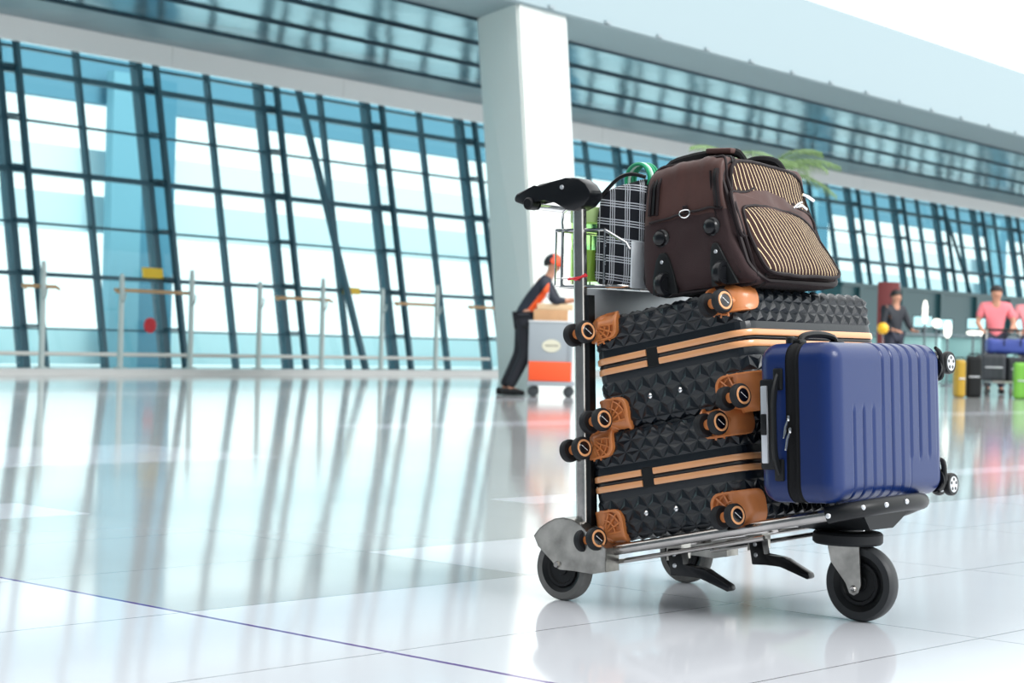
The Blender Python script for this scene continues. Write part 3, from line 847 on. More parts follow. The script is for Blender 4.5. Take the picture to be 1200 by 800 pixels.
for zc, dx in ((.192, 0), (.165, .004)):
    bm = NB(); box(bm, (-.012+dx, yt-.006, zc), (.008, .006, .014), bevel=.002)
    tube(bm, [(-.012+dx, yt-.01, zc-.006), (-.016+dx, yt-.014, zc-.02), (-.020+dx, yt-.014, zc-.045)], .003, n=6)
    obj('zip_pull', bm, M['chrome'], zb)
# four double wheels on the far end
for wx_, wz_ in ((.085, .318), (.085, .022), (-.06, .318), (-.06, .022)):
    bm = NB(); lathe(bm, [(.03, -.01), (.03, .012), (.014, .022), (.012, .03)], c=(wx_-.012, BL_/2-.004, wz_+(-.012 if wz_ > .2 else .012)), axis=(0, 1, 0), n=20)
    cs = obj('caster', bm, M['black'], blue)
    for dx in (-.016, .016):
        c2 = (wx_+dx-.004, BL_/2+.032, wz_)
        bm = NB(); lathe(bm, [(.019, -.008), (.026, -.008), (.028, -.004), (.028, .004), (.026, .008), (.019, .008)], c=c2, axis=(1, 0, 0), n=32, loop=True)
        tube(bm, [(c2[0]-.006, c2[1], c2[2]), (c2[0]-.012 if dx > 0 else c2[0]+.012, c2[1]-.02, c2[2])], .008, n=8)
        wl = obj('caster_wheel', bm, M['black'], cs)
        bm = NB(); lathe(bm, [(.0, -.0088), (.0195, -.0088), (.0195, .0088), (0, .0088)], c=c2, axis=(1, 0, 0), n=28)
        sgn = 1 if dx > 0 else -1
        hb = obj('hub', bm, M['silver'], wl)
        bm = NB()
        for k_ in range(5):
            a_ = 2*PI*k_/5+.3; cc = (c2[0]+sgn*.0085, c2[1]+.0125*math.cos(a_), c2[2]+.0125*math.sin(a_))
            lathe(bm, [(0, 0), (.0042, 0), (.0042, .001), (0, .001)], c=cc, axis=(sgn, 0, 0), n=8)
        obj('hub_hole', bm, M['hub_black'], hb)
for zc, sg in ((BH-.03, 1), (.03, -1)):
    bm = NB(); tube(bm, [(.098, BL_/2-.034, zc+sg*.022), (.098, BL_/2-.012, zc+sg*.010), (.098, BL_/2-.002, zc-sg*.014), (.094, BL_/2+.002, zc-sg*.045), (.08, BL_/2+.012, zc-sg*.055)], [.004, .006, .007, .007, .004], n=8, smoothn=4)
    obj('corner_guard', bm, M['black'], blue)

# ------------------------------------------------------------------ brown wheeled bag
GL, GW, GH = .405, .338, .309
bag = empty('wheeled_duffel_bag', T(.205, -.25, .755), (0, R(-6.5), TH), 'dark brown wheeled travel bag with cream-striped pockets lying on top of the suitcases', 'travel bag')
def gdef(p):      # local x 0..GW, y 0..GL, z 0..GH ; sides slump inwards towards the top
    f = p.z/GH
    x = p.x+ (.016*f*f)*(1-p.x/GW) - (.228*f-.128*f*f)*max(0, p.x/GW)**2.6
    x += .010*math.sin(PI*f)*min(0, p.x/GW*2-1)
    z = p.z+.012*math.sin(PI*p.x/GW)*f - .006*f*(max(0, p.y)/GL)**2
    y = p.y + .03*f*(1-p.y/GL) - .0*f*f*(p.y/GL)
    w = .0035*noise.noise(V((p.x*14, p.y*9, p.z*14)))+.002*noise.noise(V((p.x*40, p.y*30, p.z*22)))
    return V((x+w, y-w, z+w))
gx, gy, gz = arange(0, GW, .0125), arange(0, GL, .0145), arange(0, GH, .0125)
bm = softbox(gx, gy, gz, (.032, .03, .034), deform=gdef)
for f in bm.faces:
    c_ = f.calc_center_median(); f.material_index = 1 if c_.z > .175+.04*c_.x and c_.x < GW-.03 else 0
obj('body', bm, [M['brown_cloth'], M['brown_leather']], bag, smooth=80)
def gface(x, z, off=.0):      # point on the wheel face
    return gdef(V((x, 0, z)))+V((0, -off, 0))
# piping round the wheel-side face
def loop_face(ins, rad, y, mt_, nm, par):
    pr = rrect(GW-2*ins, GH-2*ins, .045, 7, GW/2, GH/2); bm = NB()
    tube(bm, [gdef(V((u, y, v)))+V((0, 0, 0)) for u, v in pr], rad, n=6, closed=True)
    return obj(nm, bm, mt_, par)
loop_face(.000, .0045, .022, M['brown_dark'], 'piping', bag)
loop_face(-.002, .0045, .052, M['black'], 'zipper', bag)
loop_face(-.001, .004, .064, M['brown_dark'], 'piping', bag)
def zip_arc(xc, y0, side):
    bm = NB(); path = []
    for z_ in arange(.19, GH-.045, .02): path.append(gdef(V((xc, 0 if z_ < 1 else 0, z_)))+V((0, -.004, 0)))
    return path
for xc, mt_ in ((.040, M['black']), (.052, M['brown_dark']), (.030, M['brown_dark'])):
    bm = NB(); tube(bm, zip_arc(xc, 0, 1)+[gdef(V((xc+.004, .015, GH-.018))), gdef(V((xc+.012, .05, GH+.002)))], .0042, n=6, smoothn=2); obj('zip_side', bm, mt_, bag)
for xc, mt_ in ((GW-.052, M['black']), (GW-.04, M['brown_dark']), (GW-.064, M['brown_dark'])):
    bm = NB(); tube(bm, zip_arc(xc, 0, 1)+[gdef(V((xc-.004, .015, GH-.018))), gdef(V((xc-.012, .05, GH+.002)))], .0042, n=6, smoothn=2); obj('zip_side', bm, mt_, bag)
bm = NB(); tube(bm, [gface(x, .174+.045*x, .003) for x in arange(.03, GW-.02, .02)], .003, n=6); obj('seam', bm, M['brown_dark'], bag)
# round plastic feet
for x, z_ in ((.066, .132), (.237, .140)):
    p = gface(x, z_); bm = NB()
    lathe(bm, [(0, -.008), (.022, -.008), (.0225, .002), (.0195, .005), (.0185, .006), (.0165, .013), (.010, .0175), (0, .019)], c=p, axis=(0, -1, 0), n=28); obj('foot', bm, M['black_gloss'], bag)
# wheel wells with wheels
for x, z_ in ((.070, .03), (.243, .036)):
    bm = NB(); pr = [(-.034, -.035), (-.030, .012), (-.018, .052), (-.008, .066), (.008, .066), (.018, .052), (.032, .015), (.040, -.035)]
    prism(bm, pr, lambda u, v, h: gface(x+u, max(z_+v, .0), h), -.006, .007, bevel=.003)
    wf = obj('wheel_housing', bm, M['black'], bag)
    bm = NB(); p = gface(x, z_+.046, .006); lathe(bm, [(0, 0), (.006, 0), (.004, .003), (0, .003)], c=p, axis=(0, -1, 0), n=12); obj('rivet', bm, M['silver'], wf)
    bm = NB(); p = gface(x+.006, z_-.008, .010); wr = .030
    lathe(bm, [(0, -.008), (.016, -.008), (.018, -.010), (.027, -.010), (wr, -.005), (wr, .005), (.027, .010), (.018, .010), (.016, .008), (0, .008)], c=p, axis=(1, -.12, 0), n=32); obj('bag_wheel', bm, M['black_gloss'], bag)
# D-ring
p = gface(.143, .182, .006); bm = NB()
tube(bm, [p+V((.015*math.cos(a_), -.002, .013*math.sin(a_) if math.sin(a_) < 0 else .006*math.sin(a_))) for a_ in [2*PI*k_/20 for k_ in range(20)]], .0017, n=7, closed=True); obj('d_ring', bm, M['chrome'], bag)
bm = NB(); box(bm, p+V((0, .002, .010)), (.014, .006, .014), bevel=.002); obj('ring_tab', bm, M['brown_dark'], bag)
# piping round the pocket face and the pockets
def fpt(y, z, off=0): return gdef(V((GW, y*GL/.44, z*GH/.325)))+V((off, 0, 0))
bm = NB(); pr = rrect(.41, .313, .05, 7, .22, .1625)
tube(bm, [fpt(u, v, -.006) for u, v in pr], .006, n=7, closed=True); obj('piping', bm, M['brown_dark'], bag)
bm = NB(); tube(bm, [fpt(.002+.0*i, z_, -.032) for i, z_ in enumerate(arange(.03, .295, .02))], .0032, n=6, smoothn=2); obj('piping', bm, M['chrome'] if False else M['brown_dark'], bag)
def pocket(name, pr, d, m, par, bulge=.02, n=10, zr=True):
    """cushion pocket from an outline on the pocket face"""
    bm = NB(); cy = sum(p[0] for p in pr)/len(pr); cz = sum(p[1] for p in pr)/len(pr); prev = None; si = 0
    steps = [(1.0, -.01), (1.0, d*.45), (.985, d*.75), (.95, d)]+[(s_, d+bulge*(1-s_*s_)) for s_ in (.85, .7, .55, .4, .25, .1)]
    for s_, h in steps:
        ring = [bm.verts.new(fpt(cy+(u-cy)*s_, cz+(v-cz)*s_, h)) for u, v in pr]
        if prev:
            for k_ in range(len(pr)): bm.faces.new((prev[k_], prev[(k_+1) % len(pr)], ring[(k_+1) % len(pr)], ring[k_])).material_index = 1 if si < 3 else 0
        prev = ring; si += 1
    bm.faces.new(prev)
    o = obj(name, bm, [m, M['brown_cloth']], par, smooth=60)
    bm = NB(); tube(bm, [fpt(cy+(u-cy)*1.0, cz+(v-cz)*1.0, d*.85) for u, v in pr], .0045, n=6, closed=True); obj('piping', bm, M['brown_dark'], o)
    return o
def spline(pts, n=6):
    P_ = [V((p[0], p[1], 0)) for p in pts]; out_ = []
    N_ = len(P_)
    for i in range(N_):
        p0, p1, p2, p3 = P_[i-1], P_[i], P_[(i+1) % N_], P_[(i+2) % N_]
        for k_ in range(n):
            t = k_/n; q = .5*((2*p1)+(p2-p0)*t+(2*p0-5*p1+4*p2-p3)*t*t+(3*p1-p0-3*p2+p3)*t**3); out_.append((q.x, q.y))
    return out_
up_p = spline([(.030, .20), (.030, .255), (.038, .300), (.08, .318), (.20, .320), (.32, .318), (.39, .30), (.408, .25), (.408, .20), (.30, .19), (.20, .19), (.10, .19)])
pocket('upper_pocket', up_p, .010, M['stripes'], bag, .012)
low_p = spline([(.040, .03), (.036, .10), (.038, .165), (.052, .196), (.13, .205), (.20, .205), (.28, .198), (.345, .185), (.385, .15), (.405, .09), (.40, .04), (.36, .022), (.24, .02), (.13, .02)])
pocket('lower_pocket', low_p, .026, M['stripes'], bag, .024)
fl = spline([(.012, .125), (.012, .19), (.014, .235), (.05, .238), (.10, .243), (.15, .258), (.20, .268), (.25, .262), (.30, .238), (.35, .215), (.40, .20), (.41, .17), (.38, .15), (.25, .165), (.10, .17), (.06, .13)])
pocket('pocket_flap', fl, .018, M['brown_leather'], bag, .008)
bm = NB(); p = fpt(.30, .215, .034); tube(bm, [p, p+V((.006, .02, .004)), p+V((.004, .045, -.004))], .004, n=6)
tube(bm, [p+V((.002, -.012, -.004)), p+V((.008, 0, .006)), p+V((.008, .02, .012))], .0025, n=6); obj('zip_pull', bm, M['chrome'], bag)
bm = NB(); p = fpt(.40, .262, .010); tube(bm, [p, p+V((.004, .02, -.004)), p+V((.002, .05, -.012))], .004, n=6); obj('zip_pull', bm, M['chrome'], bag)
# two grab straps that meet on top
for sg, y_ in ((1, .10), (-1, .28)):
    bm = NB()
    if sg > 0: path = [gdef(V((.02, .06, GH-.06))), gdef(V((.04, .055, GH-.01)))+V((0, -.0, .012)), gdef(V((.10, .08, GH)))+V((0, 0, .016)), gdef(V((.16, .10, GH)))+V((0, 0, .019)), gdef(V((.25, .10, GH)))+V((0, 0, .016)), gdef(V((GW-.05, .11, GH)))+V((0, 0, .010)), gdef(V((GW-.012, .12, GH-.02)))+V((.006, 0, 0))]
    else: path = [gdef(V((.02, .36, GH-.06))), gdef(V((.04, .34, GH-.01)))+V((0, 0, .012)), gdef(V((.10, .30, GH)))+V((0, 0, .012)), gdef(V((.20, .26, GH)))+V((0, 0, .014)), gdef(V((GW-.05, .28, GH)))+V((0, 0, .010)), gdef(V((GW-.012, .30, GH-.02)))+V((.006, 0, 0))]
    tube(bm, path, [.010, .012, .013, .011, .012, .010, .008][:len(path)], n=8, smoothn=5, flat=1)
    obj('grab_strap', bm, M['web'], bag)
bm = NB(); p = gdef(V((.205, .10, GH)))+V((0, 0, .019)); box(bm, p, (.075, .05, .014), Matrix.Rotation(R(8), 4, 'Y'), bevel=.005); obj('strap_wrap', bm, M['brown_leather'], bag)

# ------------------------------------------------------------------ plaid bag and bottle in the basket
pb = empty('plaid_bag', T(.0, -.20, .788), (0, 0, TH), 'black and white plaid cloth bag in the trolley basket beside the brown bag', 'bag')
def pdef(p):
    f = p.z/.27; w = .006*noise.noise(V((p.x*16, p.y*12, p.z*14))+V((3, 1, 7)))
    return V((p.x+.014*f*(1-p.x/.16)+w, p.y+w+.01*f, p.z*(1-.12*(1-p.x/.16)*(f))+w))
bm = softbox(arange(0, .16, .012), arange(0, .38, .016), arange(0, .27, .012), .03, deform=pdef)
obj('body', bm, M['plaid'], pb, smooth=80)
bm = NB(); tube(bm, [pdef(V((.02, .004, .245)))+V((0, -.002, .004)), pdef(V((.07, .0, .265)))+V((0, -.004, .014)), pdef(V((.12, .0, .272)))+V((0, -.002, .012)), pdef(V((.155, .01, .262)))+V((0, .0, .004))], .005, n=7, smoothn=4)
obj('zipper', bm, M['black'], pb)
mG, mGw = mat('green_cord', (24, 150, 104), .4), mat('pale_cord', (205, 235, 222), .4)
for k_, (off, mm) in enumerate(((0, mG), (.008, mGw), (.016, mG), (.024, mG))):
    bm = NB(); c0 = V((.125+off*.4, .03+off, .262)); rr_ = .036
    tube(bm, [c0+V((rr_*math.cos(a_), .0, rr_*1.1*math.sin(a_))) for a_ in [R(x) for x in range(-20, 215, 15)]], .0046, n=7)
    obj('cord_handle', bm, mm, pb)

bo = empty('drinks_bottle', T(-.035, -.165, .788), (0, 0, TH), 'translucent green plastic bottle in the trolley basket beside the steel pole', 'bottle')
bm = NB(); lathe(bm, [(0, 0), (.036, 0), (.040, .006), (.041, .09), (.037, .10), (.037, .106), (.041, .116), (.042, .155), (.040, .165), (.038, .165), (.039, .115), (.038, .01), (0, .008)], n=32); obj('body', bm, M['bottle'], bo)
bm = NB(); lathe(bm, [(0, .010), (.036, .010), (.037, .088), (0, .088)], n=28); obj('drink', bm, mat('green_drink', (196, 212, 140), .3), bo)
bm = NB(); lathe(bm, [(.0415, .158), (.0425, .162), (.0425, .192), (.039, .197), (0, .198)], n=32); obj('lid', bm, mat('pale_green_lid', (190, 222, 148), .4), bo)

# ------------------------------------------------------------------ people
def skin(name, verts, edges, m, parent, root=0, sub=2):
    me = bpy.data.meshes.new(name); me.from_pydata([v[:3] for v in verts], edges, []); me.materials.append(m)
    o = bpy.data.objects.new(name, me); C.objects.link(o); o.parent = parent
    sk = o.modifiers.new('skin', 'SKIN'); sk.use_smooth_shade = True
    lay = me.skin_vertices[0].data
    for i, v in enumerate(verts):
        lay[i].radius = (v[3], v[4] if len(v) > 4 else v[3]); lay[i].use_root = (i == root)
    sb = o.modifiers.new('sub', 'SUBSURF'); sb.levels = sub; sb.render_levels = sub
    return o
mSkin = mat('skin', (196, 142, 116), .5); mHair = mat('black_hair', (28, 24, 24), .6)

def fingers(V_, E_, palm, dirv, side, curl):
    """five fingers from a palm vertex index, dirv forward, side across"""
    p = V(V_[palm][:3]); d = V(dirv).normalized(); s = V(side).normalized(); up = d.cross(s)
    for k_, (off, ln) in enumerate(((-.030, .062), (-.011, .074), (.009, .070), (.028, .056))):
        a = p+d*.035+s*off; b = a+d*ln*.5-up*curl*.3; c_ = b+d*ln*.4-up*curl
        i0 = len(V_); V_ += [(*a, .009), (*b, .0085), (*c_, .007)]; E_ += [(palm, i0), (i0, i0+1), (i0+1, i0+2)]
    a = p-s*.032+d*.004; b = a-s*.018+d*.030; i0 = len(V_); V_ += [(*a, .011), (*b, .009), (*(b+d*.022), .008)]; E_ += [(palm, i0), (i0, i0+1), (i0+1, i0+2)]

def person(name, loc, yaw, J, shirt, trousers, label, cap=None, hair=True, short=False, shoes=None):
    """J: joints in local axes, x forward, y left, z up"""
    r = empty(name, loc, (0, 0, yaw), label, 'person')
    g = lambda k_: V(J[k_])
    vs, es = [], []
    def add(k_, rad, link=None, rad2=None):
        vs.append((*g(k_), rad, rad2 or rad)); i = len(vs)-1
        if link is not None: es.append((link, i))
        return i
    pel = add('pelvis', .115); sp = add('spine', .105, pel); ch = add('chest', .115, sp); nb = add('neck', .055, ch)
    hd = g('head'); nf = (V(J['look'])).normalized(); upv = (hd-g('neck')).normalized()
    vs.append((*(hd-upv*.07+nf*.012), .058)); es.append((nb, len(vs)-1)); i1 = len(vs)-1
    vs.append((*(hd+nf*.005), .082)); es.append((i1, len(vs)-1)); i2 = len(vs)-1
    vs.append((*(hd+upv*.065-nf*.01), .066)); es.append((i2, len(vs)-1))
    sd = upv.cross(nf).normalized()
    vs.append((*(hd+nf*.10-upv*.015), .012)); es.append((i2, len(vs)-1))
    for q in (-1, 1): vs.append((*(hd+sd*q*.088-upv*.01), .014)); es.append((i2, len(vs)-1))
    for s_ in 'lr':
        sh = add('shoulder_'+s_, .062, ch); el = add('elbow_'+s_, .042, sh); wr = add('wrist_'+s_, .028, el); hn = add('hand_'+s_, .030, wr)
        d = g('hand_'+s_)-g('wrist_'+s_); fingers(vs, es, hn, d, V((0, 1 if s_ == 'r' else -1, .1)), .022)
        hp = add('hip_'+s_, .085, pel); kn = add('knee_'+s_, .056, hp); an = add('ankle_'+s_, .038, kn); add('toe_'+s_, .032, an)
    skin('body', vs, es, mSkin, r)
    # shirt
    vs, es = [], []
    vs.append((*(g('pelvis')-V((.02, 0, .07))), .132)); pel = add('pelvis', .138, 0); sp = add('spine', .132, pel); ch = add('chest', .138, sp); add('neck', .062, ch)
    for s_ in 'lr':
        sh = add('shoulder_'+s_, .078, ch)
        if short:
            m_ = g('shoulder_'+s_).lerp(g('elbow_'+s_), .75); vs.append((*m_, .066)); es.append((sh, len(vs)-1))
        else:
            el = add('elbow_'+s_, .056, sh); m_ = g('elbow_'+s_).lerp(g('wrist_'+s_), .9); vs.append((*m_, .042)); es.append((el, len(vs)-1))
    skin('shirt', vs, es, shirt, r)
    vs, es = [], []
    pel = add('pelvis', .125)
    for s_ in 'lr':
        hp = add('hip_'+s_, .108, pel); kn = add('knee_'+s_, .084, hp); an = add('ankle_'+s_, .064, kn)
    skin('trousers', vs, es, trousers, r)
    for s_ in 'lr':
        a = g('ankle_'+s_); t = g('toe_'+s_); d = (t-a); d.z = 0; d.normalize()
        mid = a+d*.05; mid.z = .045+t.z-.03
        bm = softbox(arange(-.14, .14, .02), arange(-.048, .048, .016), arange(0, .085, .017), .028,
                     deform=lambda p: V((p.x, p.y*(1-.25*abs(p.x-.03)/.14), p.z*(1 if p.x < .02 else 1-.35*(p.x-.02)/.12))))
        obj('shoe', bm, shoes or M['black'], r, loc=(mid.x, mid.y, max(0, t.z-.03)), rot=(0, 0, math.atan2(d.y, d.x)), smooth=80)
    if hair:
        bm = NB(); bmesh.ops.create_uvsphere(bm, u_segments=20, v_segments=14, radius=.104)
        Mh = Matrix.Translation(hd+upv*.028-nf*.018); bmesh.ops.transform(bm, matrix=Mh, verts=bm.verts)
        bmesh.ops.bisect_plane(bm, geom=bm.verts[:]+bm.edges[:]+bm.faces[:], plane_co=hd+upv*.01-nf*.02, plane_no=-(upv*1.0-nf*.55).normalized(), clear_outer=True)
        bmesh.ops.holes_fill(bm, edges=[e for e in bm.edges if e.is_boundary])
        obj('hair', bm, mHair, r, smooth=80)
    if cap:
        bm = NB(); bmesh.ops.create_uvsphere(bm, u_segments=24, v_segments=14, radius=.112)
        bmesh.ops.transform(bm, matrix=Matrix.Translation(hd+upv*.035-nf*.005), verts=bm.verts)
        bmesh.ops.bisect_plane(bm, geom=bm.verts[:]+bm.edges[:]+bm.faces[:], plane_co=hd+upv*.025, plane_no=-(upv+nf*.1).normalized(), clear_outer=True)
        bmesh.ops.holes_fill(bm, edges=[e for e in bm.edges if e.is_boundary])
        for f in bm.faces: f.material_index = 1 if (f.calc_center_median()-hd).dot(nf) > -.01 else 0
        cp = obj('cap', bm, cap, r, smooth=80)
        bm = NB(); c0 = hd+upv*.03+nf*.10
        pl = [c0+nf*.075*math.cos(a_)+sd*.075*math.sin(a_)-upv*.012*math.cos(a_) for a_ in [R(x) for x in range(-90, 91, 15)]]
        v1 = [bm.verts.new(p) for p in pl]; v2 = [bm.verts.new(p+upv*.006) for p in pl]
        bm.faces.new(v1[::-1]); bm.faces.new(v2)
        for k_ in range(len(pl)): bm.faces.new((v1[k_], v1[(k_+1) % len(pl)], v2[(k_+1) % len(pl)], v2[k_]))
        obj('brim', bm, cap[1], cp)
    return r

def porter_shirt():
    m = mat('porter_shirt', (30, 34, 46), .7); nt = m.node_tree; b = nt.nodes['Principled BSDF']
    tc = nt.nodes.new('ShaderNodeTexCoord'); sp = nt.nodes.new('ShaderNodeSeparateXYZ'); nt.links.new(tc.outputs['Object'], sp.inputs[0])
    def mth(op, a, b_=None):
        n = nt.nodes.new('ShaderNodeMath'); n.operation = op
        for i, v in enumerate((a, b_)):
            if v is None: continue
            if isinstance(v, (int, float)): n.inputs[i].default_value = v
            else: nt.links.new(v, n.inputs[i])
        return n.outputs[0]
    # distance in front of the line that runs from the hip up to the armpit
    d = mth('SUBTRACT', mth('SUBTRACT', sp.outputs['X'], mth('MULTIPLY', mth('SUBTRACT', sp.outputs['Z'], .98), .78)), .185)
    arm = mth('LESS_THAN', sp.outputs['X'], .47); low = mth('LESS_THAN', sp.outputs['Z'], 1.40)
    org = mth('MULTIPLY', mth('MULTIPLY', mth('GREATER_THAN', d, 0), arm), low); wh = mth('MULTIPLY', mth('MULTIPLY', mth('GREATER_THAN', d, .085), arm), mth('LESS_THAN', sp.outputs['Z'], 1.24))
    bk = mth('LESS_THAN', d, -.215)
    def mixc(f, a, b_):
        n = nt.nodes.new('ShaderNodeMix'); n.data_type = 'RGBA'
        for i, v in ((0, f), (6, a), (7, b_)):
            if isinstance(v, tuple): n.inputs[i].default_value = v
            else: nt.links.new(v, n.inputs[i])
        return n.outputs[2]
    c = mixc(org, lin((30, 36, 50)), lin((250, 98, 40))); c = mixc(wh, c, lin((240, 240, 244))); c = mixc(bk, c, lin((240, 110, 50)))
    nt.links.new(c, b.inputs['Base Color']); return m
PJ = dict(pelvis=(.19, 0, .96), spine=(.26, 0, 1.10), chest=(.36, 0, 1.28), neck=(.46, 0, 1.42), head=(.50, 0, 1.55), look=(.9, -.2, -.25),
          shoulder_l=(.42, .17, 1.34), shoulder_r=(.40, -.17, 1.34), elbow_l=(.56, .22, 1.13), elbow_r=(.54, -.2, 1.12), wrist_l=(.70, .15, 1.14), wrist_r=(.68, -.13, 1.14),
          hand_l=(.77, .13, 1.15), hand_r=(.75, -.11, 1.15), hip_l=(.16, .09, .90), hip_r=(.18, -.09, .90), knee_l=(.13, .10, .50), knee_r=(.21, -.09, .50),
          ankle_l=(-.06, .10, .09), ankle_r=(.02, -.10, .09), toe_l=(.07, .11, .035), toe_r=(.16, -.11, .035))
person('person', V((-.035, 22.3, 0)), R(-4), PJ, porter_shirt(), mat('navy_trousers', (22, 24, 34), .7),
       'person in black shirt with orange side panel and cap, leaning forward to push a cart', cap=[mat('cap_black', (28, 28, 34), .6), mat('cap_orange', (240, 84, 48), .6)])

# porter's cart with boxes
ct_ = empty('porter_cart', V((.475, 22.25, 0)), (0, 0, R(-3)), 'grey wheeled cart with a broad orange panel being pushed by the porter', 'cart')
mCart = mat('cart_grey', (158, 166, 172), .4); mCartD = mat('cart_dark', (96, 106, 112), .4)
bm = NB(); box(bm, (0, 0, .155), (.56, .5, .05), bevel=.008); obj('base', bm, mCart, ct_)
bm = NB(); box(bm, (-.03, 0, .53), (.48, .44, .70), bevel=.012); box(bm, (.22, 0, .53), (.05, .46, .70), bevel=.008)
bd = obj('body', bm, mCart, ct_)
bm = NB(); box(bm, (-.01, -.226, .30), (.50, .012, .23), bevel=.003); obj('orange_panel', bm, mat('cart_orange', (250, 92, 44), .45), ct_)
bm = NB(); lathe(bm, [(0, 0), (1, 0), (1, .1), (0, .1)], axis=(0, -1, 0), n=32)
for v in bm.verts: v.co = V((v.co.x*.11+.0, -.222+v.co.y*.06, v.co.z*.075+.60))
bg_ = obj('badge', bm, mat('badge_cream', (222, 218, 196), .5), ct_)
bm = NB()
for x in (-.06, -.03, .0, .035, .065):
    lathe(bm, [(.006, 0), (.011, 0), (.011, .004), (.006, .004)], c=(x, -.2285, .603), axis=(0, -1, 0), n=10)
obj('badge_letter', bm, mat('badge_grey', (120, 116, 104), .6), bg_)
bm = NB(); box(bm, (-.0, 0, .885), (.54, .46, .02), bevel=.004); obj('top', bm, mat('cart_top', (226, 230, 232), .4), ct_)
bm = NB(); tube(bm, [(-.24, -.2, .80), (-.34, -.2, .82), (-.34, .2, .82), (-.24, .2, .80)], .014, n=8); obj('push_handle', bm, M['black'], ct_)
for x in (-.21, .21):
    for y in (-.18, .18):
        bm = NB(); lathe(bm, [(0, -.02), (.05, -.02), (.062, -.014), (.062, .014), (.05, .02), (0, .02)], c=(x, y, .062), axis=(0, 1, 0), n=24)
        box(bm, (x, y, .12), (.03, .05, .04), bevel=.004); obj('wheel', bm, mat('cart_wheel', (60, 66, 70), .5), ct_)
mCard = mat('cardboard', (206, 160, 118), .7, vary=(8, .12)); mCard2 = mat('cardboard_pale', (228, 196, 158), .7)
for (x, y, z_, sx, sy, sz, m_, lb) in ((-.05, 0, .895, .40, .36, .13, mCard, 'brown cardboard box flat on the cart top, lower of the two'), (.0, .0, 1.026, .42, .36, .07, mCard2, 'paler cardboard box on the other box, beneath the porter\'s hands')):
    q = empty('cardboard_box', ct_.matrix_basis @ V((x+.03, y, z_)), (0, 0, R(-3)), lb, 'box', 'boxes on the porter cart')
    bm = NB(); box(bm, (0, 0, sz/2), (sx, sy, sz), bevel=.004); obj('carton', bm, m_, q)
    bm = NB(); box(bm, (0, 0, sz+.0008), (sx, .05, .0016)); obj('tape', bm, mat('packing_tape', (226, 208, 170), .3), q)

# right-hand people
def stand(**k):
    J = dict(pelvis=(0, 0, .95), spine=(.0, 0, 1.10), chest=(.02, 0, 1.30), neck=(.02, 0, 1.46), head=(.05, 0, 1.59), look=(1, 0, -.1),
             shoulder_l=(.0, .19, 1.38), shoulder_r=(.0, -.19, 1.38), elbow_l=(.03, .28, 1.12), elbow_r=(.03, -.28, 1.12), wrist_l=(.24, .22, 1.0), wrist_r=(.24, -.22, 1.0),
             hand_l=(.32, .20, .99), hand_r=(.32, -.20, .99), hip_l=(0, .10, .89), hip_r=(0, -.10, .89), knee_l=(.03, .11, .49), knee_r=(.08, -.11, .50),
             ankle_l=(-.08, .11, .09), ankle_r=(.05, -.11, .09), toe_l=(.05, .12, .035), toe_r=(.18, -.12, .035)); J.update(k); return J
mPink = mat('pink_shirt', (240, 128, 136), .7); mPink2 = mat('pink_shirt_pale', (240, 150, 156), .7); mNavy = mat('dark_trousers', (40, 44, 60), .7)
def G0(x, D): 
    return V(((x-600)/2200*D, D, 0))
person('person', G0(1166, 29.6), R(-100), stand(), mPink, mNavy, 'person in a pink short-sleeved shirt standing behind the loaded trolley at far right', short=True)
person('person', G0(1207, 30.6), R(-100), stand(head=(.04, .02, 1.55)), mPink2, mNavy, 'person in a paler pink top cut off by the right edge of the picture', short=True)
person('person', G0(1047, 33), R(-60), stand(elbow_l=(.1, .25, 1.1)), mat('black_coat', (34, 38, 46), .7), mNavy, 'person in dark clothes standing half hidden behind the quilted suitcase', short=False)

# distant loaded trolley
t2 = empty('luggage_trolley', V((7.42, 28.1, 0)), (0, 0, R(-95)), 'distant grey luggage trolley in front of the person in pink', 'luggage trolley')
bm = NB(); box(bm, (0, 0, .22), (.8, .55, .03), bevel=.006)
for s in (-.25, .25): tube(bm, [(-.38, s, .2), (-.42, s, 1.0)], .016, n=8)
obj('frame', bm, M['steel_dull'], t2)
bm = NB(); tube(bm, [(-.43, -.27, 1.0), (-.43, .27, 1.0)], .02, n=8); obj('handlebar', bm, M['black'], t2)
for x, y in ((-.3, -.25), (-.3, .25), (.32, 0)):
    bm = NB(); lathe(bm, [(0, -.02), (.06, -.02), (.075, -.015), (.075, .015), (.06, .02), (0, .02)], c=(x, y, .075), axis=(0, 1, 0), n=20)
    tube(bm, [(x, y, .12), (x, y, .21)], .02, n=8); obj('wheel', bm, M['rubber'], t2)
def plaincase(name, loc, rot, size, m, label, group=None, handle=True):
    q = empty(name, loc, rot, label, 'suitcase', group)
    bm = softbox(arange(-size[0]/2, size[0]/2, .03), arange(-size[1]/2, size[1]/2, .03), arange(0, size[2], .03), min(.04, min(size)/3),
                 disp=lambda p, n: -.006 if (abs(n.y) > .7 and int(p.x*100+500) % 8 < 2) else 0)
    obj('body', bm, m, q, smooth=50)
    if handle:
        bm = NB(); tube(bm, [(-.07, 0, size[2]-.004), (-.06, 0, size[2]+.03), (.06, 0, size[2]+.03), (.07, 0, size[2]-.004)], .01, n=8); obj('carry_handle', bm, M['black'], q)
    bm = NB()
    box(bm, (0, -size[1]/2-.002, size[2]*.5), (size[0]*.7, .008, .02), bevel=.002); obj('label_strip', bm, M['silver'], q)
    return q
mB1 = mat('charcoal_case', (44, 48, 54), .4); mB2 = mat('navy_case', (56, 74, 150), .4)
plaincase('suitcase', V((7.18, 28.1, .235)), (0, 0, R(-5)), (.36, .5, .40), mB1, 'charcoal suitcase on the distant trolley, left one beneath the blue bag', 'cases on the distant trolley')
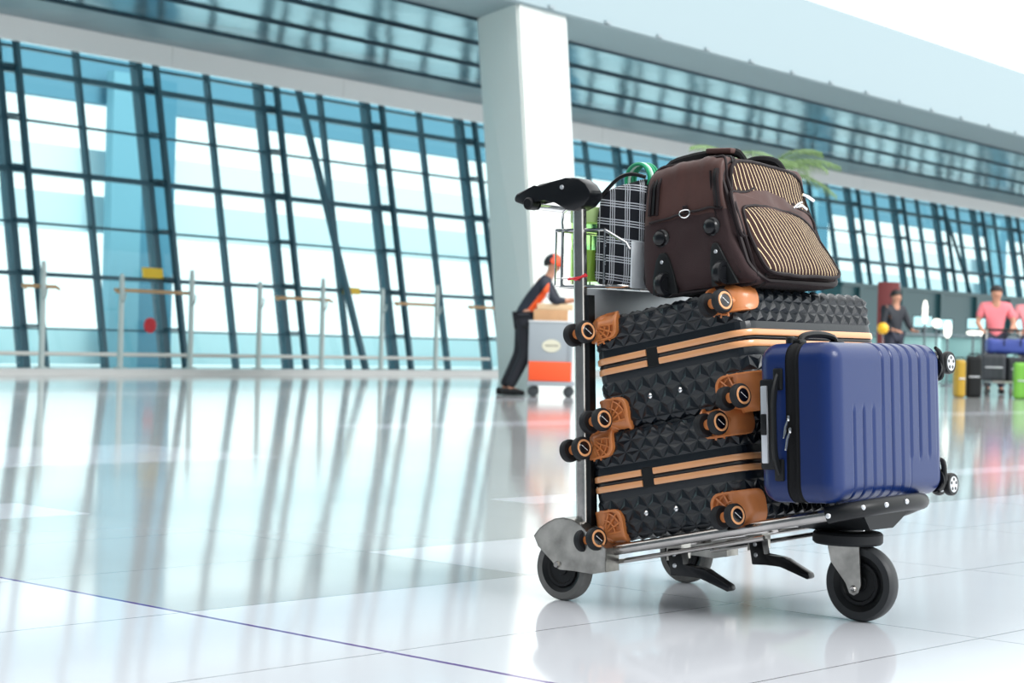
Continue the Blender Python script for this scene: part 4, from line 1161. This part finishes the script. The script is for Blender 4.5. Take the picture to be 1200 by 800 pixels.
plaincase('suitcase', V((7.58, 28.1, .235)), (0, 0, R(-5)), (.40, .5, .36), mat('black_case', (34, 38, 42), .4), 'black suitcase on the distant trolley, right one beneath the blue bag', 'cases on the distant trolley')
q = empty('holdall', V((7.46, 28.1, .64)), (0, 0, R(-5)), 'blue soft holdall lying on top of the distant suitcases', 'bag')
bm = softbox(arange(-.36, .36, .03), arange(-.17, .17, .03), arange(0, .22, .03), .06, deform=lambda p: p+V((0, 0, .015*noise.noise(p*7)))); obj('body', bm, mB2, q, smooth=80)
bm = NB(); tube(bm, [(-.12, -.17, .12), (-.1, -.19, .26), (.1, -.19, .26), (.12, -.17, .12)], .01, n=6, smoothn=3); obj('strap', bm, M['black'], q)
plaincase('suitcase', V((6.42, 26.9, 0)), (0, 0, R(10)), (.13, .2, .54), mat('yellow_case', (176, 140, 36), .5), 'yellow and black upright case standing left of the distant trolley')
plaincase('suitcase', V((6.66, 27.05, 0)), (0, 0, R(-8)), (.22, .20, .60), M['black'], 'black upright case standing right behind the yellow one', handle=True)
plaincase('suitcase', V((7.35, 26.9, 0)), (0, 0, R(-8)), (.30, .22, .52), mat('lime_case', (112, 176, 62), .5), 'lime green case at the right edge by the distant trolley')

# check-in counters with lit panels and lamps along the far right wall
mCount = mat('counter_teal', (170, 214, 212), .35); mLit = emit('lit_panel', (255, 252, 240), 1.8)
spots = [(1035, 42, 'leftmost, nearest the quilted suitcase'), (1075, 40, 'second from the left'), (1100, 43, 'in the middle of the row'), (1138, 41, 'just left of the person in pink'), (1190, 40, 'at the far right edge')]
for i, (x, D, w_) in enumerate(spots):
    q = empty('service_counter', G0(x, D), (0, 0, R(-20)), 'pale green service counter by the far wall, ' + w_, 'counter', 'service counters by the far wall')
    bm = NB(); box(bm, (0, 0, .48), (.95, .55, .96), bevel=.02); obj('desk', bm, mCount, q)
    bm = NB(); box(bm, (0, 0, 1.0), (1.05, .65, .05), bevel=.01); obj('counter_top', bm, mGreyP, q)
    bm = NB(); tube(bm, [(.1, .05, 1.02), (.1, .05, 1.18)], .02, n=8); box(bm, (.1, .03, 1.28), (.42, .04, .26), bevel=.01); sc_ = obj('screen', bm, M['black'], q)
    bm = NB(); box(bm, (.1, .006, 1.28), (.38, .006, .22)); obj('display', bm, emit('display_glow', (190, 235, 240), .7), sc_)
for i, (x, D, zc, hh, ww, lb) in enumerate(((1110, 36, .92, .32, .07, 'tall bright lantern lamp above the blue case'), (1140, 38, 1.0, .09, .13, 'wide bright lamp left of the person in pink'),
                                  (1151, 37, .98, .12, .07, 'small round bright lamp touching the pink shirt'), (1097, 39, 1.15, .18, .09, 'square bright lamp left of the tall lantern lamp'), (1083, 37, 1.2, .45, .05, 'slim pale lamp tube over the blue case top'))):
    q = empty('lamp', G0(x, D), (0, 0, 0), lb, 'lamp', 'bright lamps near the far wall')
    bm = NB(); lathe(bm, [(0, 0), (.12, 0), (.12, .02), (.02, .03), (.02, zc), (0, zc)], n=14); obj('stand', bm, mCartD, q)
    bm = NB(); lathe(bm, [(0, zc), (ww*.4, zc), (ww, zc+hh*.25), (ww, zc+hh*.75), (ww*.4, zc+hh), (0, zc+hh)], n=18); obj('shade', bm, mLit, q)
q = empty('display_stand', G0(1040, 37), (0, 0, R(-15)), 'tall maroon display stand against the dark low wall', 'display stand')
bm = NB(); box(bm, (0, 0, 1.02), (.42, .2, 1.95), bevel=.02); obj('banner', bm, mat('maroon_panel', (120, 52, 52), .5), q)
bm = NB(); box(bm, (0, 0, .03), (.55, .5, .06), bevel=.01); obj('base', bm, M['black'], q)
q = empty('balloon', G0(1034, 32) + V((0, 0, .92)), (0, 0, 0), 'yellow round balloon beside the person in dark clothes', 'balloon')
bm = NB(); bmesh.ops.create_uvsphere(bm, u_segments=24, v_segments=16, radius=.1); bmesh.ops.translate(bm, vec=(0, 0, .1), verts=bm.verts); obj('skin', bm, mat('yellow_balloon', (250, 190, 40), .35), q, smooth=80)
bm = NB(); tube(bm, [(0, 0, 0), (.01, 0, -.4), (0, .01, -.92)], .004, n=5, smoothn=3); obj('string', bm, M['white_mark'], q)

# ------------------------------------------------------------------ potted palm behind the luggage
mLeaf = mat('palm_leaf', (118, 150, 92), .5, vary=(3, .25))
pp = empty('potted_palm', V((2.62, 20.5, 0)), (0, 0, 0), 'tall potted palm with feathery green fronds behind the brown bag', 'plant')
bm = NB(); lathe(bm, [(0, 0), (.24, 0), (.33, .5), (.35, .5), (.35, .56), (.30, .56), (.28, .5), (0, .48)], n=28); obj('pot', bm, mat('stone_pot', (150, 150, 146), .7), pp)
bm = NB(); tube(bm, [(0, 0, .45), (.03, 0, 1.2), (0, .02, 2.48)], [.08, .06, .05], n=10, smoothn=5); obj('trunk', bm, mat('palm_trunk', (110, 92, 66), .8), pp)
for i in range(16):
    a_ = 2*PI*i/16+random.uniform(-.2, .2); up_ = random.uniform(.35, .85); L_ = random.uniform(.75, .95)
    d = V((math.cos(a_), math.sin(a_), 0)); pts_ = []
    for k_ in range(9):
        t = k_/8; pts_.append(V((0, 0, 2.45))+d*(L_*t)+V((0, 0, up_*t*1.25-.62*t*t*(1.3-up_*.5))))
    bm = NB(); tube(bm, pts_, [.014-.0012*k_ for k_ in range(9)], n=5)
    sd = d.cross(V((0, 0, 1)))
    for k_ in range(3, 40, 2):
        t = k_/40; f = t*8; i0 = min(int(f), 7); p = pts_[i0].lerp(pts_[i0+1], f-i0); tang = (pts_[i0+1]-pts_[i0]).normalized()
        ll = .30*math.sin(PI*min(1, t*.9+.12))+.04
        for sg in (-1, 1):
            e = p+(sd*sg*.75+tang*.62).normalized()*ll+V((0, 0, -.05-ll*.15)); mdl = p.lerp(e, .5)+V((0, 0, .03)); wv = tang*.010
            v_ = [bm.verts.new(x) for x in (p, mdl-wv, e, mdl+wv)]; vb_ = [bm.verts.new(x+V((0, 0, .003))) for x in (p, mdl-wv, e, mdl+wv)]
            bm.faces.new(v_); bm.faces.new(vb_[::-1])
            for q_ in range(4): bm.faces.new((v_[q_], v_[(q_+1) % 4], vb_[(q_+1) % 4], vb_[q_]))
    obj('frond', bm, mLeaf, pp, smooth=0)

# ------------------------------------------------------------------ light and camera
w = bpy.data.worlds.new('overcast'); bpy.context.scene.world = w; w.use_nodes = True; nt = w.node_tree
bgn = nt.nodes['Background']; tc = nt.nodes.new('ShaderNodeTexCoord'); sp = nt.nodes.new('ShaderNodeSeparateXYZ'); cr = nt.nodes.new('ShaderNodeValToRGB')
nt.links.new(tc.outputs['Generated'], sp.inputs[0]); nt.links.new(sp.outputs['Z'], cr.inputs['Fac'])
cr.color_ramp.elements[0].color = (.94, 1.0, 1.0, 1); cr.color_ramp.elements[1].color = (1, 1, 1, 1)
nt.links.new(cr.outputs['Color'], bgn.inputs['Color']); bgn.inputs['Strength'].default_value = 1.75
sun = bpy.data.lights.new('sun', 'SUN'); sun.energy = 2.5; sun.angle = R(25); so = bpy.data.objects.new('sun', sun); C.objects.link(so)
so.rotation_euler = V((-.62, .42, -.62)).to_track_quat('-Z', 'Y').to_euler()

cam = bpy.data.cameras.new('camera'); co = bpy.data.objects.new('camera', cam); C.objects.link(co)
cam.sensor_width = 36; cam.lens = 66; cam.clip_end = 500
co.matrix_world = Matrix.Translation((0, 0, .64)) @ Matrix.Rotation(PI/2, 4, 'X') @ Matrix.Rotation(.025, 4, 'Z')
cam.dof.use_dof = True; cam.dof.focus_distance = 4.4; cam.dof.aperture_fstop = 6.5; cam.dof.aperture_blades = 8
sc = bpy.context.scene; sc.camera = co
vs_ = sc.view_settings; vs_.view_transform = 'Standard'; vs_.look = 'None'; vs_.gamma = 1; vs_.exposure = 0; vs_.use_curve_mapping = False
sc.cycles.max_bounces = 10; sc.cycles.transparent_max_bounces = 24
